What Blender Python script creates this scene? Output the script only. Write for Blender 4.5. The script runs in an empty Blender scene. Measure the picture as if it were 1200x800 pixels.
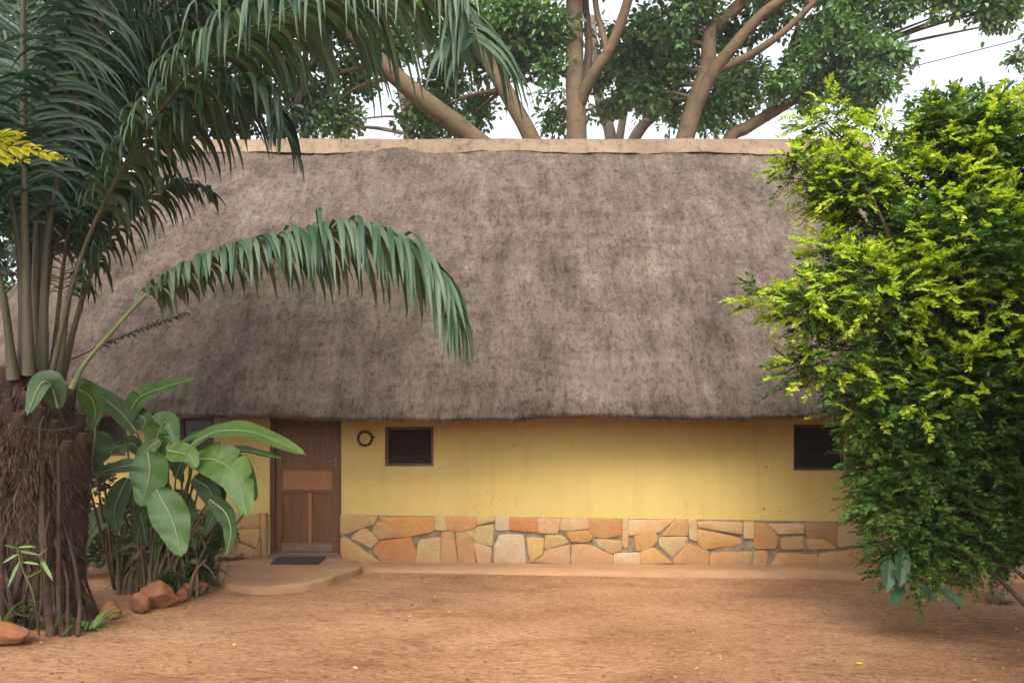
import bpy, bmesh, math, random
import numpy as np
from mathutils import Vector, Matrix

random.seed(7)
rng = np.random.default_rng(7)
R = math.radians
SC = bpy.context.scene
COL = SC.collection

# ------------------------------------------------------------------ camera
FPX = 1200 * 28.0 / 36.0          # focal length in photo pixels
HOR = 515.0                       # horizon row
CAMZ = 1.6
cam = bpy.data.cameras.new('camera')
cam.lens = 28.0
cam.sensor_width = 36.0
cam.shift_y = (HOR - 400.0) / 1200.0
cam.clip_end = 2000
cam.clip_start = 0.05
camo = bpy.data.objects.new('camera', cam)
COL.objects.link(camo)
camo.location = (0, 0, CAMZ)
camo.rotation_euler = (R(90), 0, 0)
SC.camera = camo

# ------------------------------------------------------------------ light
SUN_EL, SUN_AZ = 45.0, 190.0       # azimuth from +Y towards +X
sd = Vector((math.sin(R(SUN_AZ)) * math.cos(R(SUN_EL)), math.cos(R(SUN_AZ)) * math.cos(R(SUN_EL)), math.sin(R(SUN_EL))))
sun = bpy.data.lights.new('sun', 'SUN')
sun.energy = 1.05
sun.angle = R(28)
sun.color = (1.0, 0.91, 0.78)
suno = bpy.data.objects.new('sun', sun)
COL.objects.link(suno)
suno.rotation_euler = (-sd).to_track_quat('-Z', 'Y').to_euler()
suno.location = (6, 6, 20)

W = bpy.data.worlds.new('World')
SC.world = W
W.use_nodes = True
wn, wl = W.node_tree.nodes, W.node_tree.links
wn.clear()
sky = wn.new('ShaderNodeTexSky')
sky.sky_type = 'NISHITA'
sky.sun_disc = False
sky.sun_elevation = R(SUN_EL)
sky.sun_rotation = R(SUN_AZ)
sky.air_density = 1.0
sky.dust_density = 6.0
sky.ozone_density = 1.0
hs = wn.new('ShaderNodeHueSaturation')
hs.inputs['Saturation'].default_value = 0.30
bg = wn.new('ShaderNodeBackground')
bg.inputs['Strength'].default_value = 0.15
wo = wn.new('ShaderNodeOutputWorld')
wl.new(sky.outputs[0], hs.inputs['Color'])
wl.new(hs.outputs[0], bg.inputs[0])
wl.new(bg.outputs[0], wo.inputs[0])

SC.view_settings.view_transform = 'Standard'
SC.view_settings.look = 'None'
SC.view_settings.gamma = 1.0
SC.view_settings.exposure = 1.74
SC.view_settings.use_curve_mapping = False
SC.cycles.max_bounces = 8
SC.cycles.transparent_max_bounces = 8
SC.cycles.sample_clamp_indirect = 6
SC.cycles.use_denoising = True


# ------------------------------------------------------------------ helpers
def P(px, py, d):
    """point seen at photo pixel (px, py), d metres in front of the lens"""
    return Vector(((px - 600.0) / FPX * d, d, CAMZ + (HOR - py) / FPX * d))


def hash3(ix, iy, iz):
    h = (ix.astype(np.int64) * 374761393 + iy.astype(np.int64) * 668265263 + iz.astype(np.int64) * 2147483647) & 0xffffffff
    h = ((h ^ (h >> 13)) * 1274126177) & 0xffffffff
    h = ((h ^ (h >> 16)) * 2246822519) & 0xffffffff
    return ((h ^ (h >> 15)) & 0xffffff) / float(0xffffff)


def vnoise(p):
    p = np.asarray(p, float)
    i = np.floor(p)
    f = p - i
    f = f * f * (3 - 2 * f)
    out = 0
    for dx in (0, 1):
        for dy in (0, 1):
            for dz in (0, 1):
                w = (f[:, 0] if dx else 1 - f[:, 0]) * (f[:, 1] if dy else 1 - f[:, 1]) * (f[:, 2] if dz else 1 - f[:, 2])
                out = out + w * hash3(i[:, 0] + dx, i[:, 1] + dy, i[:, 2] + dz)
    return out * 2 - 1


def fbm(p, octaves=4, gain=0.5):
    p = np.asarray(p, float)
    a, s, t = 1.0, 0.0, 0.0
    for k in range(octaves):
        s = s + a * vnoise(p * (2 ** k) + 17.3 * k)
        t += a
        a *= gain
    return s / t


def fbm1(x, y, z=0.0, octaves=3):
    return float(fbm(np.array([[x, y, z]]), octaves)[0])


class MB:
    """collects faces and links them as one mesh object"""
    def __init__(self):
        self.v, self.f, self.m, self.s, self.n = [], [], [], [], 0

    def add(self, verts, faces, mat=0, smooth=False):
        verts = np.asarray(verts, float).reshape(-1, 3)
        faces = np.asarray(faces, int) + self.n
        self.v.append(verts)
        self.f.append(faces)
        self.m.append(np.broadcast_to(np.asarray(mat), (len(faces),)).copy())
        self.s.append(np.full(len(faces), smooth))
        self.n += len(verts)

    def build(self, name, mats, parent=None):
        me = bpy.data.meshes.new(name)
        V = np.concatenate(self.v)
        nl = np.concatenate([np.full(len(f), f.shape[1]) for f in self.f])
        L = np.concatenate([f.ravel() for f in self.f])
        st = np.concatenate([[0], np.cumsum(nl)[:-1]])
        me.vertices.add(len(V))
        me.vertices.foreach_set('co', V.ravel())
        me.loops.add(len(L))
        me.loops.foreach_set('vertex_index', L.astype(np.int32))
        me.polygons.add(len(nl))
        me.polygons.foreach_set('loop_start', st.astype(np.int32))
        me.polygons.foreach_set('loop_total', nl.astype(np.int32))
        me.polygons.foreach_set('material_index', np.concatenate(self.m).astype(np.int32))
        me.polygons.foreach_set('use_smooth', np.concatenate(self.s))
        if not isinstance(mats, (list, tuple)):
            mats = [mats]
        for m_ in mats:
            me.materials.append(m_)
        me.update(calc_edges=True)
        me.validate()
        o = bpy.data.objects.new(name, me)
        COL.objects.link(o)
        if parent is not None:
            o.parent = parent
            o.matrix_parent_inverse = world_matrix(parent).inverted()
        return o

    def box(self, lo, hi, mat=0):
        x0, y0, z0 = lo
        x1, y1, z1 = hi
        v = [(x0, y0, z0), (x1, y0, z0), (x1, y1, z0), (x0, y1, z0), (x0, y0, z1), (x1, y0, z1), (x1, y1, z1), (x0, y1, z1)]
        self.add(v, [(0, 3, 2, 1), (4, 5, 6, 7), (0, 1, 5, 4), (1, 2, 6, 5), (2, 3, 7, 6), (3, 0, 4, 7)], mat)

    def tube(self, pts, radii, sides=8, mat=0, rough=0.0, cap=True):
        pts = [Vector(p) for p in pts]
        n = len(pts)
        tang = []
        for i in range(n):
            t = pts[min(i + 1, n - 1)] - pts[max(i - 1, 0)]
            tang.append(t.normalized() if t.length > 1e-9 else Vector((0, 0, 1)))
        ref = Vector((0, 0, 1)) if abs(tang[0].z) < 0.9 else Vector((1, 0, 0))
        nrm = tang[0].cross(ref).normalized()
        V = []
        for i in range(n):
            nrm = (nrm - tang[i] * nrm.dot(tang[i]))
            nrm = nrm.normalized() if nrm.length > 1e-6 else tang[i].orthogonal().normalized()
            b = tang[i].cross(nrm)
            r = radii[i] if hasattr(radii, '__len__') else radii
            for k in range(sides):
                a = 2 * math.pi * k / sides
                V.append(pts[i] + (nrm * math.cos(a) + b * math.sin(a)) * r)
        V = np.array(V)
        if rough:
            c = np.repeat(np.array(pts), sides, axis=0)
            nz = fbm(V * (0.35 / rough) if rough > 0.2 else V * 9.0, 3)
            V = c + (V - c) * (1 + nz[:, None] * (rough if rough < 1 else .3))
        F = []
        for i in range(n - 1):
            for k in range(sides):
                k2 = (k + 1) % sides
                F.append((i * sides + k, i * sides + k2, (i + 1) * sides + k2, (i + 1) * sides + k))
        self.add(V, F, mat, True)
        if cap:
            for i, flip in ((0, True), (n - 1, False)):
                c = len(V)
                ring = list(range(i * sides, (i + 1) * sides))
                vv = [V[j] for j in ring]
                fc = np.mean(vv, axis=0)
                tri = [((k + 1) % sides, k, sides) if flip else (k, (k + 1) % sides, sides) for k in range(sides)]
                self.add(vv + [fc], tri, mat, True)


def world_matrix(o):
    return Matrix.Translation(o.location) @ o.rotation_euler.to_matrix().to_4x4() if o.parent is None else world_matrix(o.parent) @ o.matrix_parent_inverse @ Matrix.Translation(o.location)


def thing(name, label, cat, loc=(0, 0, 0), group=None):
    o = bpy.data.objects.new(name, None)
    COL.objects.link(o)
    o.location = loc
    o.empty_display_size = 0.2
    return tag(o, label, cat, group)


def tag(o, label, cat, group=None):
    o['label'] = label
    o['category'] = cat
    if group:
        o['group'] = group
    return o


def smooth_path(ctrl, n=24):
    """Catmull-Rom through the control points"""
    c = [Vector(p) for p in ctrl]
    c = [c[0] * 2 - c[1]] + c + [c[-1] * 2 - c[-2]]
    out = []
    segs = len(c) - 3
    for i in range(n):
        t = i / (n - 1) * segs
        k = min(int(t), segs - 1)
        u = t - k
        p0, p1, p2, p3 = c[k:k + 4]
        out.append(0.5 * ((2 * p1) + (p2 - p0) * u + (2 * p0 - 5 * p1 + 4 * p2 - p3) * u * u + (3 * p1 - p0 - 3 * p2 + p3) * u ** 3))
    return out


LEAF_SMALL = (np.array([(0, 0, 0), (.45, .5, .1), (1, 0, -.06), (.45, -.5, .1)], float), np.array([(0, 2, 1), (0, 3, 2)]))
LEAF_BROAD = (np.array([(0, 0, 0), (.3, .46, .09), (.72, .38, .05), (1, 0, -.14), (.72, -.38, .05), (.3, -.46, .09), (.5, 0, -.02)], float),
              np.array([(0, 6, 2, 1), (6, 3, 2, 2), (0, 5, 4, 6), (6, 4, 3, 3)]))
LEAF_BROAD = (LEAF_BROAD[0], np.array([(0, 6, 1), (6, 2, 1), (6, 3, 2), (0, 5, 6), (5, 4, 6), (4, 3, 6)]))


def norm(a):
    return a / np.maximum(np.linalg.norm(a, axis=-1, keepdims=True), 1e-9)


def add_leaves(mb, pos, tan, nrm, length, width, tmpl=LEAF_SMALL, mat=0):
    pos, tan, nrm = np.asarray(pos), norm(np.asarray(tan)), np.asarray(nrm)
    side = norm(np.cross(tan, nrm))
    up = np.cross(side, tan)
    tv, tf = tmpl
    n, k = len(pos), len(tv)
    V = (pos[:, None, :] + tan[:, None, :] * (tv[None, :, 0:1] * length[:, None, None])
         + side[:, None, :] * (tv[None, :, 1:2] * width[:, None, None])
         + up[:, None, :] * (tv[None, :, 2:3] * width[:, None, None]))
    F = tf[None, :, :] + (np.arange(n) * k)[:, None, None]
    m = np.repeat(np.broadcast_to(np.asarray(mat), (n,)), len(tf))
    mb.add(V.reshape(-1, 3), F.reshape(-1, tf.shape[1]), m)


# ------------------------------------------------------------------ materials
class NT:
    def __init__(self, name):
        self.mat = bpy.data.materials.new(name)
        self.mat.use_nodes = True
        self.n = self.mat.node_tree.nodes
        self.l = self.mat.node_tree.links
        self.n.clear()
        self.out = self.n.new('ShaderNodeOutputMaterial')
        self.bsdf = self.n.new('ShaderNodeBsdfPrincipled')
        self.l.new(self.bsdf.outputs[0], self.out.inputs[0])
        self.bsdf.inputs['Specular IOR Level'].default_value = 0.3

    def node(self, t, **kw):
        nd = self.n.new(t)
        for k, v in kw.items():
            setattr(nd, k, v)
        return nd

    def obj(self, scale=(1, 1, 1)):
        g = self.node('ShaderNodeNewGeometry')
        m = self.node('ShaderNodeMapping')
        m.inputs['Scale'].default_value = scale
        self.l.new(g.outputs['Position'], m.inputs[0])
        return m.outputs[0]

    def noise(self, vec, scale, detail=4, rough=0.55, dist=0.0):
        nd = self.node('ShaderNodeTexNoise')
        nd.inputs['Scale'].default_value = scale
        nd.inputs['Detail'].default_value = detail
        nd.inputs['Roughness'].default_value = rough
        nd.inputs['Distortion'].default_value = dist
        self.l.new(vec, nd.inputs['Vector'])
        return nd.outputs['Fac']

    def ramp(self, fac, stops, interp='LINEAR'):
        r = self.node('ShaderNodeValToRGB')
        r.color_ramp.interpolation = interp
        e = r.color_ramp.elements
        while len(e) < len(stops):
            e.new(0.5)
        for el, (p, c) in zip(e, stops):
            el.position = p
            el.color = (*c, 1) if len(c) == 3 else c
        self.l.new(fac, r.inputs[0])
        return r.outputs[0]

    def mix(self, fac, a, b, mode='MIX'):
        m = self.node('ShaderNodeMix', data_type='RGBA', blend_type=mode)
        for s, x in ((m.inputs[0], fac), (m.inputs[6], a), (m.inputs[7], b)):
            if hasattr(x, 'is_linked'):
                self.l.new(x, s)
            elif isinstance(x, (int, float)):
                s.default_value = x
            else:
                s.default_value = (*x, 1)
        return m.outputs[2]

    def color(self, c):
        s = self.bsdf.inputs['Base Color']
        if hasattr(c, 'is_linked'):
            self.l.new(c, s)
        else:
            s.default_value = (*c, 1)

    def bump(self, h, strength=0.4, dist=0.02, prev=None):
        b = self.node('ShaderNodeBump')
        b.inputs['Strength'].default_value = strength
        b.inputs['Distance'].default_value = dist
        self.l.new(h, b.inputs['Height'])
        if prev is not None:
            self.l.new(prev, b.inputs['Normal'])
        self.l.new(b.outputs[0], self.bsdf.inputs['Normal'])
        return b.outputs[0]

    def rough(self, v):
        self.bsdf.inputs['Roughness'].default_value = v
        return self

    def island(self):
        return self.node('ShaderNodeNewGeometry').outputs['Random Per Island']


def leaf_mat(name, stops, translucent=0.3, rough=0.45, spec=0.35, tcol=(1.15, 1.25, 0.6), big=0.0):
    t = NT(name)
    c = t.ramp(t.island(), stops)
    if big:
        bs_ = t.ramp(t.noise(t.obj(), 11, 6, 0.7), [(0.66, (0, 0, 0)), (0.72, (0.8, 0.8, 0.8))])
        c = t.mix(bs_, c, (0.10, 0.065, 0.022))
        nz = t.noise(t.obj(), big, 3)
        c = t.mix(0.5, c, t.ramp(nz, [(0.3, (0.55, 0.6, 0.5)), (0.7, (1.25, 1.2, 1.1))]), 'MULTIPLY')
    t.color(c)
    t.rough(rough)
    t.bsdf.inputs['Specular IOR Level'].default_value = spec
    tr = t.node('ShaderNodeBsdfTranslucent')
    tc = t.mix(1.0, c, tcol, 'MULTIPLY')
    t.l.new(tc, tr.inputs[0])
    ms = t.node('ShaderNodeMixShader')
    ms.inputs[0].default_value = translucent
    t.l.new(t.bsdf.outputs[0], ms.inputs[1])
    t.l.new(tr.outputs[0], ms.inputs[2])
    t.l.new(ms.outputs[0], t.out.inputs[0])
    return t.mat


def simple(name, c1, c2, scale=4, rough=0.8, bump=0.3, bscale=40, bdist=0.01, stretch=(1, 1, 1), spec=0.2):
    t = NT(name)
    v = t.obj(stretch)
    t.color(t.ramp(t.noise(v, scale, 5, 0.6), [(0.3, c1), (0.7, c2)]))
    t.rough(rough)
    t.bsdf.inputs['Specular IOR Level'].default_value = spec
    if bump:
        t.bump(t.noise(v, bscale, 5, 0.65), bump, bdist)
    return t.mat


# --- ground
t = NT('earth')
v = t.obj()
vs = t.obj((0.5, 1.0, 1.0))
base = t.ramp(t.noise(v, 0.55, 5, 0.6), [(0.25, (0.234, 0.115, 0.057)), (0.5, (0.337, 0.178, 0.092)), (0.78, (0.435, 0.251, 0.138))])
fine = t.ramp(t.noise(vs, 34, 6, 0.7), [(0.32, (0.45, 0.41, 0.38)), (0.52, (1, 1, 1)), (0.72, (1.3, 1.27, 1.22))])
base = t.mix(0.8, base, t.ramp(t.noise(t.obj((0.5, 1, 1)), 1.3, 7, 0.7, 0.6), [(0.32, (0.62, 0.56, 0.52)), (0.5, (1, 1, 1)), (0.7, (1.12, 1.13, 1.14))]), 'MULTIPLY')
c = t.mix(0.9, base, fine, 'MULTIPLY')
streak = t.ramp(t.noise(t.obj((0.42, 1.1, 1)), 15, 5, 0.7, 1.2), [(0.33, (0.5, 0.44, 0.40)), (0.47, (1, 1, 1)), (0.62, (1, 1, 1)), (0.72, (1.25, 1.25, 1.25))])
c = t.mix(0.8, c, streak, 'MULTIPLY')
grit = t.ramp(t.noise(v, 90, 3, 0.7), [(0.34, (0.55, 0.5, 0.48)), (0.45, (1, 1, 1)), (0.68, (1, 1, 1)), (0.75, (1.5, 1.5, 1.5))])
c = t.mix(0.6, c, grit, 'MULTIPLY')
t.color(c)
t.rough(0.95)
t.bsdf.inputs['Specular IOR Level'].default_value = 0.1
b1 = t.bump(t.noise(vs, 22, 6, 0.7), 0.9, 0.05)
t.bump(t.noise(v, 130, 3, 0.6), 0.4, 0.006, b1)
M_EARTH = t.mat

# --- thatch
def thatch(name, straw):
    t = NT(name)
    v = t.obj()
    big = t.noise(t.obj((1.3, 0.8, 0.6)), 1.0, 8, 0.72, 0.5)
    c = t.ramp(big, [(0.28, (0.063, 0.049, 0.039)), (0.46, (0.114, 0.089, 0.072)), (0.62, (0.157, 0.124, 0.099)), (0.8, (0.207, 0.165, 0.134))])
    dk = t.ramp(t.noise(t.obj((2.4, 1.0, 0.30)), 1.9, 9, 0.76), [(0.34, (0.55, 0.53, 0.52)), (0.54, (1, 1, 1)), (0.72, (1.16, 1.15, 1.13))])
    c = t.mix(0.7, c, dk, 'MULTIPLY')
    hz = t.ramp(t.noise(t.obj((0.5, 1.2, 2.2)), 2.2, 8, 0.75), [(0.34, (0.6, 0.57, 0.56)), (0.52, (1, 1, 1)), (0.72, (1.18, 1.16, 1.14))])
    c = t.mix(0.7, c, hz, 'MULTIPLY')
    vst = t.ramp(t.noise(t.obj((3.2, 1.0, 0.16)), 2.6, 6, 0.7), [(0.33, (0.66, 0.64, 0.63)), (0.5, (1, 1, 1)), (0.68, (1.22, 1.2, 1.17))])
    c = t.mix(0.75, c, vst, 'MULTIPLY')
    sp = t.ramp(t.noise(t.obj((1.6, 1, 0.8)), 13, 8, 0.82), [(0.36, (0.28, 0.26, 0.25)), (0.50, (1, 1, 1)), (0.60, (1.05, 1.05, 1.05)), (0.74, (1.5, 1.46, 1.4))])
    c = t.mix(0.9, c, sp, 'MULTIPLY')
    if straw:
        c = t.mix(1.0, c, t.ramp(t.island(), [(0, (0.6, 0.58, 0.56)), (0.5, (0.98, 0.98, 0.98)), (1, (1.22, 1.2, 1.16))]), 'MULTIPLY')
    t.color(c)
    t.rough(0.95)
    t.bsdf.inputs['Specular IOR Level'].default_value = 0.08
    b = t.bump(t.noise(t.obj((1.3, 1, 0.9)), 13, 7, 0.75), 1.0, 0.06)
    t.bump(t.noise(t.obj((1.5, 1.5, 1.1)), 42, 4, 0.75), 0.8, 0.02, b)
    return t.mat
M_THATCH, M_STRAW = thatch('thatch', False), thatch('thatch_straw', True)

# --- plaster
t = NT('yellow_plaster')
v = t.obj()
c = t.ramp(t.noise(v, 1.2, 5, 0.6), [(0.3, (0.326, 0.233, 0.071)), (0.7, (0.357, 0.261, 0.087))])
c = t.mix(0.5, c, t.ramp(t.noise(t.obj((3, 1, 0.4)), 2.2, 5, 0.65), [(0.32, (0.86, 0.83, 0.8)), (0.5, (1, 1, 1))]), 'MULTIPLY')
vo = t.node('ShaderNodeTexVoronoi', feature='DISTANCE_TO_EDGE')
vo.inputs['Scale'].default_value = 0.8
wv = t.node('ShaderNodeVectorMath', operation='ADD')
nzv_ = t.node('ShaderNodeTexNoise'); nzv_.inputs['Scale'].default_value = 2.5; nzv_.inputs['Detail'].default_value = 6
t.l.new(v, nzv_.inputs['Vector']); t.l.new(v, wv.inputs[0]); t.l.new(nzv_.outputs['Color'], wv.inputs[1])
t.l.new(wv.outputs[0], vo.inputs['Vector'])
cr = t.ramp(vo.outputs['Distance'], [(0.0, (0.62, 0.56, 0.5)), (0.006, (1, 1, 1))])
msk = t.ramp(t.noise(v, 0.9, 3), [(0.48, (0, 0, 0)), (0.6, (0.6, 0.6, 0.6))])
c = t.mix(msk, c, t.mix(1.0, c, cr, 'MULTIPLY'))
t.color(c)
t.rough(0.75)
b1 = t.bump(t.noise(v, 6, 4, 0.5), 0.25, 0.02)
t.bump(t.noise(v, 90, 3, 0.6), 0.2, 0.004, b1)
M_WALL = t.mat
M_MORTAR = simple('mortar', (0.07, 0.052, 0.036), (0.20, 0.148, 0.098), 9, 0.95, 0.6, 60, 0.01)
M_CEMENT = simple('ridge_cement', (0.115, 0.077, 0.052), (0.190, 0.135, 0.090), 1.6, 0.92, 0.6, 14, 0.015, (0.6, 1, 1))
t = NT('weathered_cement')
v = t.obj((0.6, 1, 1))
c = t.ramp(t.noise(v, 1.3, 6, 0.68), [(0.3, (0.086, 0.058, 0.037)), (0.5, (0.126, 0.088, 0.058)), (0.7, (0.162, 0.119, 0.081))])
c = t.mix(0.8, c, t.ramp(t.noise(t.obj((2.5, 1, 0.7)), 4, 7, 0.75), [(0.33, (0.45, 0.42, 0.4)), (0.48, (1, 1, 1)), (0.75, (1.15, 1.12, 1.1))]), 'MULTIPLY')
vo = t.node('ShaderNodeTexVoronoi', feature='DISTANCE_TO_EDGE')
vo.inputs['Scale'].default_value = 1.1
t.l.new(t.mix(0.25, t.obj(), t.node('ShaderNodeTexNoise').outputs['Color'], 'ADD'), vo.inputs['Vector'])
c = t.mix(0.9, c, t.ramp(vo.outputs['Distance'], [(0, (0.35, 0.3, 0.27)), (0.012, (1, 1, 1))]), 'MULTIPLY')
t.color(c); t.rough(0.95)
b1 = t.bump(t.noise(v, 6, 6, 0.7), 0.8, 0.05)
t.bump(t.noise(v, 40, 4, 0.7), 0.5, 0.01, b1)
M_CEMENT = t.mat
M_SLAB = simple('slab_earth', (0.201, 0.110, 0.057), (0.299, 0.172, 0.093), 2.2, 0.9, 0.5, 18, 0.012, (0.5, 1, 1))
M_HOLE = simple('dark_hole', (0.02, 0.015, 0.012), (0.03, 0.02, 0.018), 5, 0.9, 0)

# --- plinth stones : colour of each stone comes from an attribute
t = NT('plinth_stone')
at = t.node('ShaderNodeAttribute', attribute_name='stone')
v = t.obj()
c = t.mix(0.55, at.outputs['Color'], t.ramp(t.noise(v, 5, 6, 0.65, 0.5), [(0.25, (0.82, 0.70, 0.60)), (0.5, (1, 1, 1)), (0.75, (1.12, 1.08, 1.0))]), 'MULTIPLY')
c = t.mix(0.6, c, t.ramp(t.noise(t.obj((1, 1, 1.6)), 3.1, 5, 0.6), [(0.4, (1.0, 1.0, 1.0)), (0.62, (1.05, 0.72, 0.52))]), 'MULTIPLY')
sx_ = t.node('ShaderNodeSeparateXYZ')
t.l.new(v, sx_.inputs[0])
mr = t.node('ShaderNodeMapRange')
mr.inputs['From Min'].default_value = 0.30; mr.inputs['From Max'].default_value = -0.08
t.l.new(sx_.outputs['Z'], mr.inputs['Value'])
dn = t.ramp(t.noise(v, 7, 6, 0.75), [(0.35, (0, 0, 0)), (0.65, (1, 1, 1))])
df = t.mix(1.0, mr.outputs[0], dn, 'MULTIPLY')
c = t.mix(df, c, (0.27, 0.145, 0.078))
c = t.mix(0.5, c, t.ramp(t.noise(v, 38, 5, 0.75), [(0.33, (0.55, 0.5, 0.46)), (0.48, (1, 1, 1))]), 'MULTIPLY')
t.color(c)
t.rough(0.75)
b1 = t.bump(t.noise(v, 9, 6, 0.68), 0.7, 0.03)
t.bump(t.noise(v, 70, 4, 0.6), 0.25, 0.005, b1)
M_STONE = t.mat

# --- wood
def wood(name, c1, c2, rough=0.55, sx=(14, 14, 1.2)):
    t = NT(name)
    v = t.obj(sx)
    c = t.ramp(t.noise(v, 2.2, 6, 0.65, 0.4), [(0.25, c1), (0.75, c2)])
    t.color(c)
    t.rough(rough)
    t.bump(t.noise(v, 6, 5, 0.6), 0.25, 0.004)
    return t.mat
M_DOOR = wood('door_wood', (0.061, 0.025, 0.007), (0.113, 0.046, 0.015))
M_DOORLT = wood('worn_door_wood', (0.154, 0.059, 0.022), (0.225, 0.096, 0.038))
M_DOORGREY = wood('weathered_wood', (0.081, 0.051, 0.033), (0.138, 0.093, 0.063), 0.8, (1.5, 14, 14))
M_FRAME = wood('frame_wood', (0.045, 0.018, 0.010), (0.085, 0.035, 0.018))
M_LOUVRE = wood('louvre_wood', (0.011, 0.006, 0.004), (0.025, 0.012, 0.009), 0.5, (1.2, 14, 14))
t = NT('dark_glass')
t.color(t.ramp(t.noise(t.obj(), 2.0, 3), [(0.3, (0.012, 0.010, 0.010)), (0.7, (0.030, 0.022, 0.020))]))
t.rough(0.12)
M_GLASS = t.mat
M_METAL = simple('dull_metal', (0.08, 0.06, 0.05), (0.16, 0.13, 0.10), 20, 0.4, 0.1)
M_MAT = simple('doormat_coir', (0.030, 0.018, 0.018), (0.065, 0.040, 0.036), 40, 1.0, 1.0, 160, 0.012)
M_RING = simple('ring_bark', (0.022, 0.013, 0.010), (0.060, 0.035, 0.022), 30, 0.8, 0.6, 60, 0.008)

# --- vegetation
M_PALMLEAF = leaf_mat('palm_leaflet', [(0, (0.011, 0.034, 0.020)), (0.6, (0.026, 0.063, 0.036)), (1, (0.051, 0.093, 0.052))], 0.2, 0.5, 0.3)
M_PALMNEAR = leaf_mat('palm_leaflet_waxy', [(0, (0.022, 0.053, 0.027)), (0.5, (0.046, 0.087, 0.047)), (1, (0.087, 0.131, 0.074))], 0.24, 0.5, 0.3)
M_PALMDEAD = leaf_mat('dead_leaflet', [(0, (0.07, 0.05, 0.035)), (1, (0.18, 0.14, 0.10))], 0.1, 0.8, 0.1, (1, 0.9, 0.7))
t = NT('palm_petiole')
c = t.ramp(t.noise(t.obj((6, 6, 0.8)), 2.0, 5, 0.6), [(0.3, (0.032, 0.034, 0.016)), (0.55, (0.060, 0.055, 0.029)), (0.75, (0.083, 0.066, 0.042))])
t.color(c); t.rough(0.5); t.bump(t.noise(t.obj((20, 20, 1)), 4, 4), 0.3, 0.01)
M_PETIOLE = t.mat
M_RACHIS = simple('palm_rachis', (0.072, 0.102, 0.036), (0.126, 0.144, 0.060), 5, 0.5, 0.1)
t = NT('palm_bark')
v = t.obj()
c = t.ramp(t.noise(v, 3.5, 6, 0.7, 0.6), [(0.25, (0.017, 0.009, 0.006)), (0.5, (0.066, 0.036, 0.022)), (0.75, (0.150, 0.094, 0.064))])
t.color(c); t.rough(0.95)
b1 = t.bump(t.noise(t.obj((1, 1, 0.35)), 13, 8, 0.78), 1.0, 0.12)
t.bump(t.noise(t.obj((3, 3, 0.4)), 30, 4, 0.7), 0.7, 0.02, b1)
M_PALMBARK = t.mat
M_CUT = simple('cut_stub', (0.06, 0.038, 0.025), (0.13, 0.085, 0.055), 30, 0.95, 0.6, 60, 0.01)
t = NT('palm_fibre')
t.color(t.ramp(t.island(), [(0, (0.015, 0.008, 0.005)), (0.7, (0.048, 0.026, 0.016)), (1, (0.102, 0.063, 0.039))])); t.rough(0.9)
M_FIBRE = t.mat
M_BROADLEAF = leaf_mat('broad_leaf', [(0, (0.031, 0.075, 0.017)), (1, (0.055, 0.114, 0.024))], 0.25, 0.45, 0.35, big=7)
M_BROADPALE = leaf_mat('pale_broad_leaf', [(0, (0.063, 0.132, 0.024)), (1, (0.085, 0.156, 0.030))], 0.3, 0.45, 0.35, big=7)
M_BROADBLUE = leaf_mat('dull_broad_leaf', [(0, (0.030, 0.066, 0.024)), (1, (0.045, 0.085, 0.032))], 0.2, 0.5, 0.3, big=7)
M_MIDRIB = simple('midrib', (0.160, 0.218, 0.084), (0.218, 0.269, 0.126), 8, 0.5, 0)
M_STEM = simple('green_stem', (0.05, 0.065, 0.022), (0.12, 0.12, 0.045), 6, 0.6, 0.2)
M_DRYSTEM = simple('dry_stem', (0.055, 0.035, 0.018), (0.16, 0.11, 0.055), 5, 0.8, 0.3)
M_GRASSY = leaf_mat('grass_blade', [(0, (0.07, 0.14, 0.035)), (1, (0.16, 0.24, 0.075))], 0.3)
M_LOWPLANT = leaf_mat('low_leaf', [(0, (0.016, 0.035, 0.014)), (1, (0.05, 0.085, 0.028))], 0.2)
M_BUSH = leaf_mat('bush_leaf', [(0, (0.026, 0.062, 0.011)), (0.6, (0.057, 0.119, 0.017)), (1, (0.109, 0.183, 0.024))], 0.35, 0.5, 0.3)
M_BUSHLIT = leaf_mat('sunlit_bush_leaf', [(0, (0.190, 0.309, 0.018)), (0.6, (0.332, 0.440, 0.024)), (1, (0.475, 0.522, 0.042))], 0.5, 0.5, 0.3, (1.1, 1.1, 0.6))  # sunlight on the outer leaf tips, put into the leaf colour
M_BARK = simple('dark_bark', (0.035, 0.024, 0.016), (0.08, 0.055, 0.038), 6, 0.9, 0.6, 30, 0.02, (1, 1, 0.4))
t = NT('fig_bark')
c = t.ramp(t.noise(t.obj((1, 1, 0.45)), 0.9, 5, 0.6), [(0.25, (0.040, 0.025, 0.013)), (0.5, (0.070, 0.046, 0.023)), (0.75, (0.099, 0.067, 0.038))])
c = t.mix(0.9, c, t.ramp(t.noise(t.obj((1, 1, 1.8)), 3, 7, 0.72), [(0.36, (0.5, 0.47, 0.45)), (0.48, (1, 1, 1)), (0.62, (1, 1, 1)), (0.72, (1.35, 1.33, 1.3))]), 'MULTIPLY')
t.color(c); t.rough(0.85); t.bump(t.noise(t.obj((1, 1, 1.6)), 5, 5, 0.6), 0.5, 0.05)
M_FIGBARK = t.mat
M_GREYBARK = simple('grey_bark', (0.070, 0.057, 0.048), (0.154, 0.126, 0.105), 1.5, 0.9, 0.5, 8, 0.04)
M_FIGLEAF = leaf_mat('fig_leaf', [(0, (0.043, 0.108, 0.036)), (0.6, (0.077, 0.169, 0.055)), (1, (0.144, 0.251, 0.072))], 0.35, 0.5, 0.3)
M_FARLEAF = leaf_mat('far_leaf', [(0, (0.041, 0.094, 0.041)), (1, (0.124, 0.193, 0.083))], 0.35, 0.5, 0.3)
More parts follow.
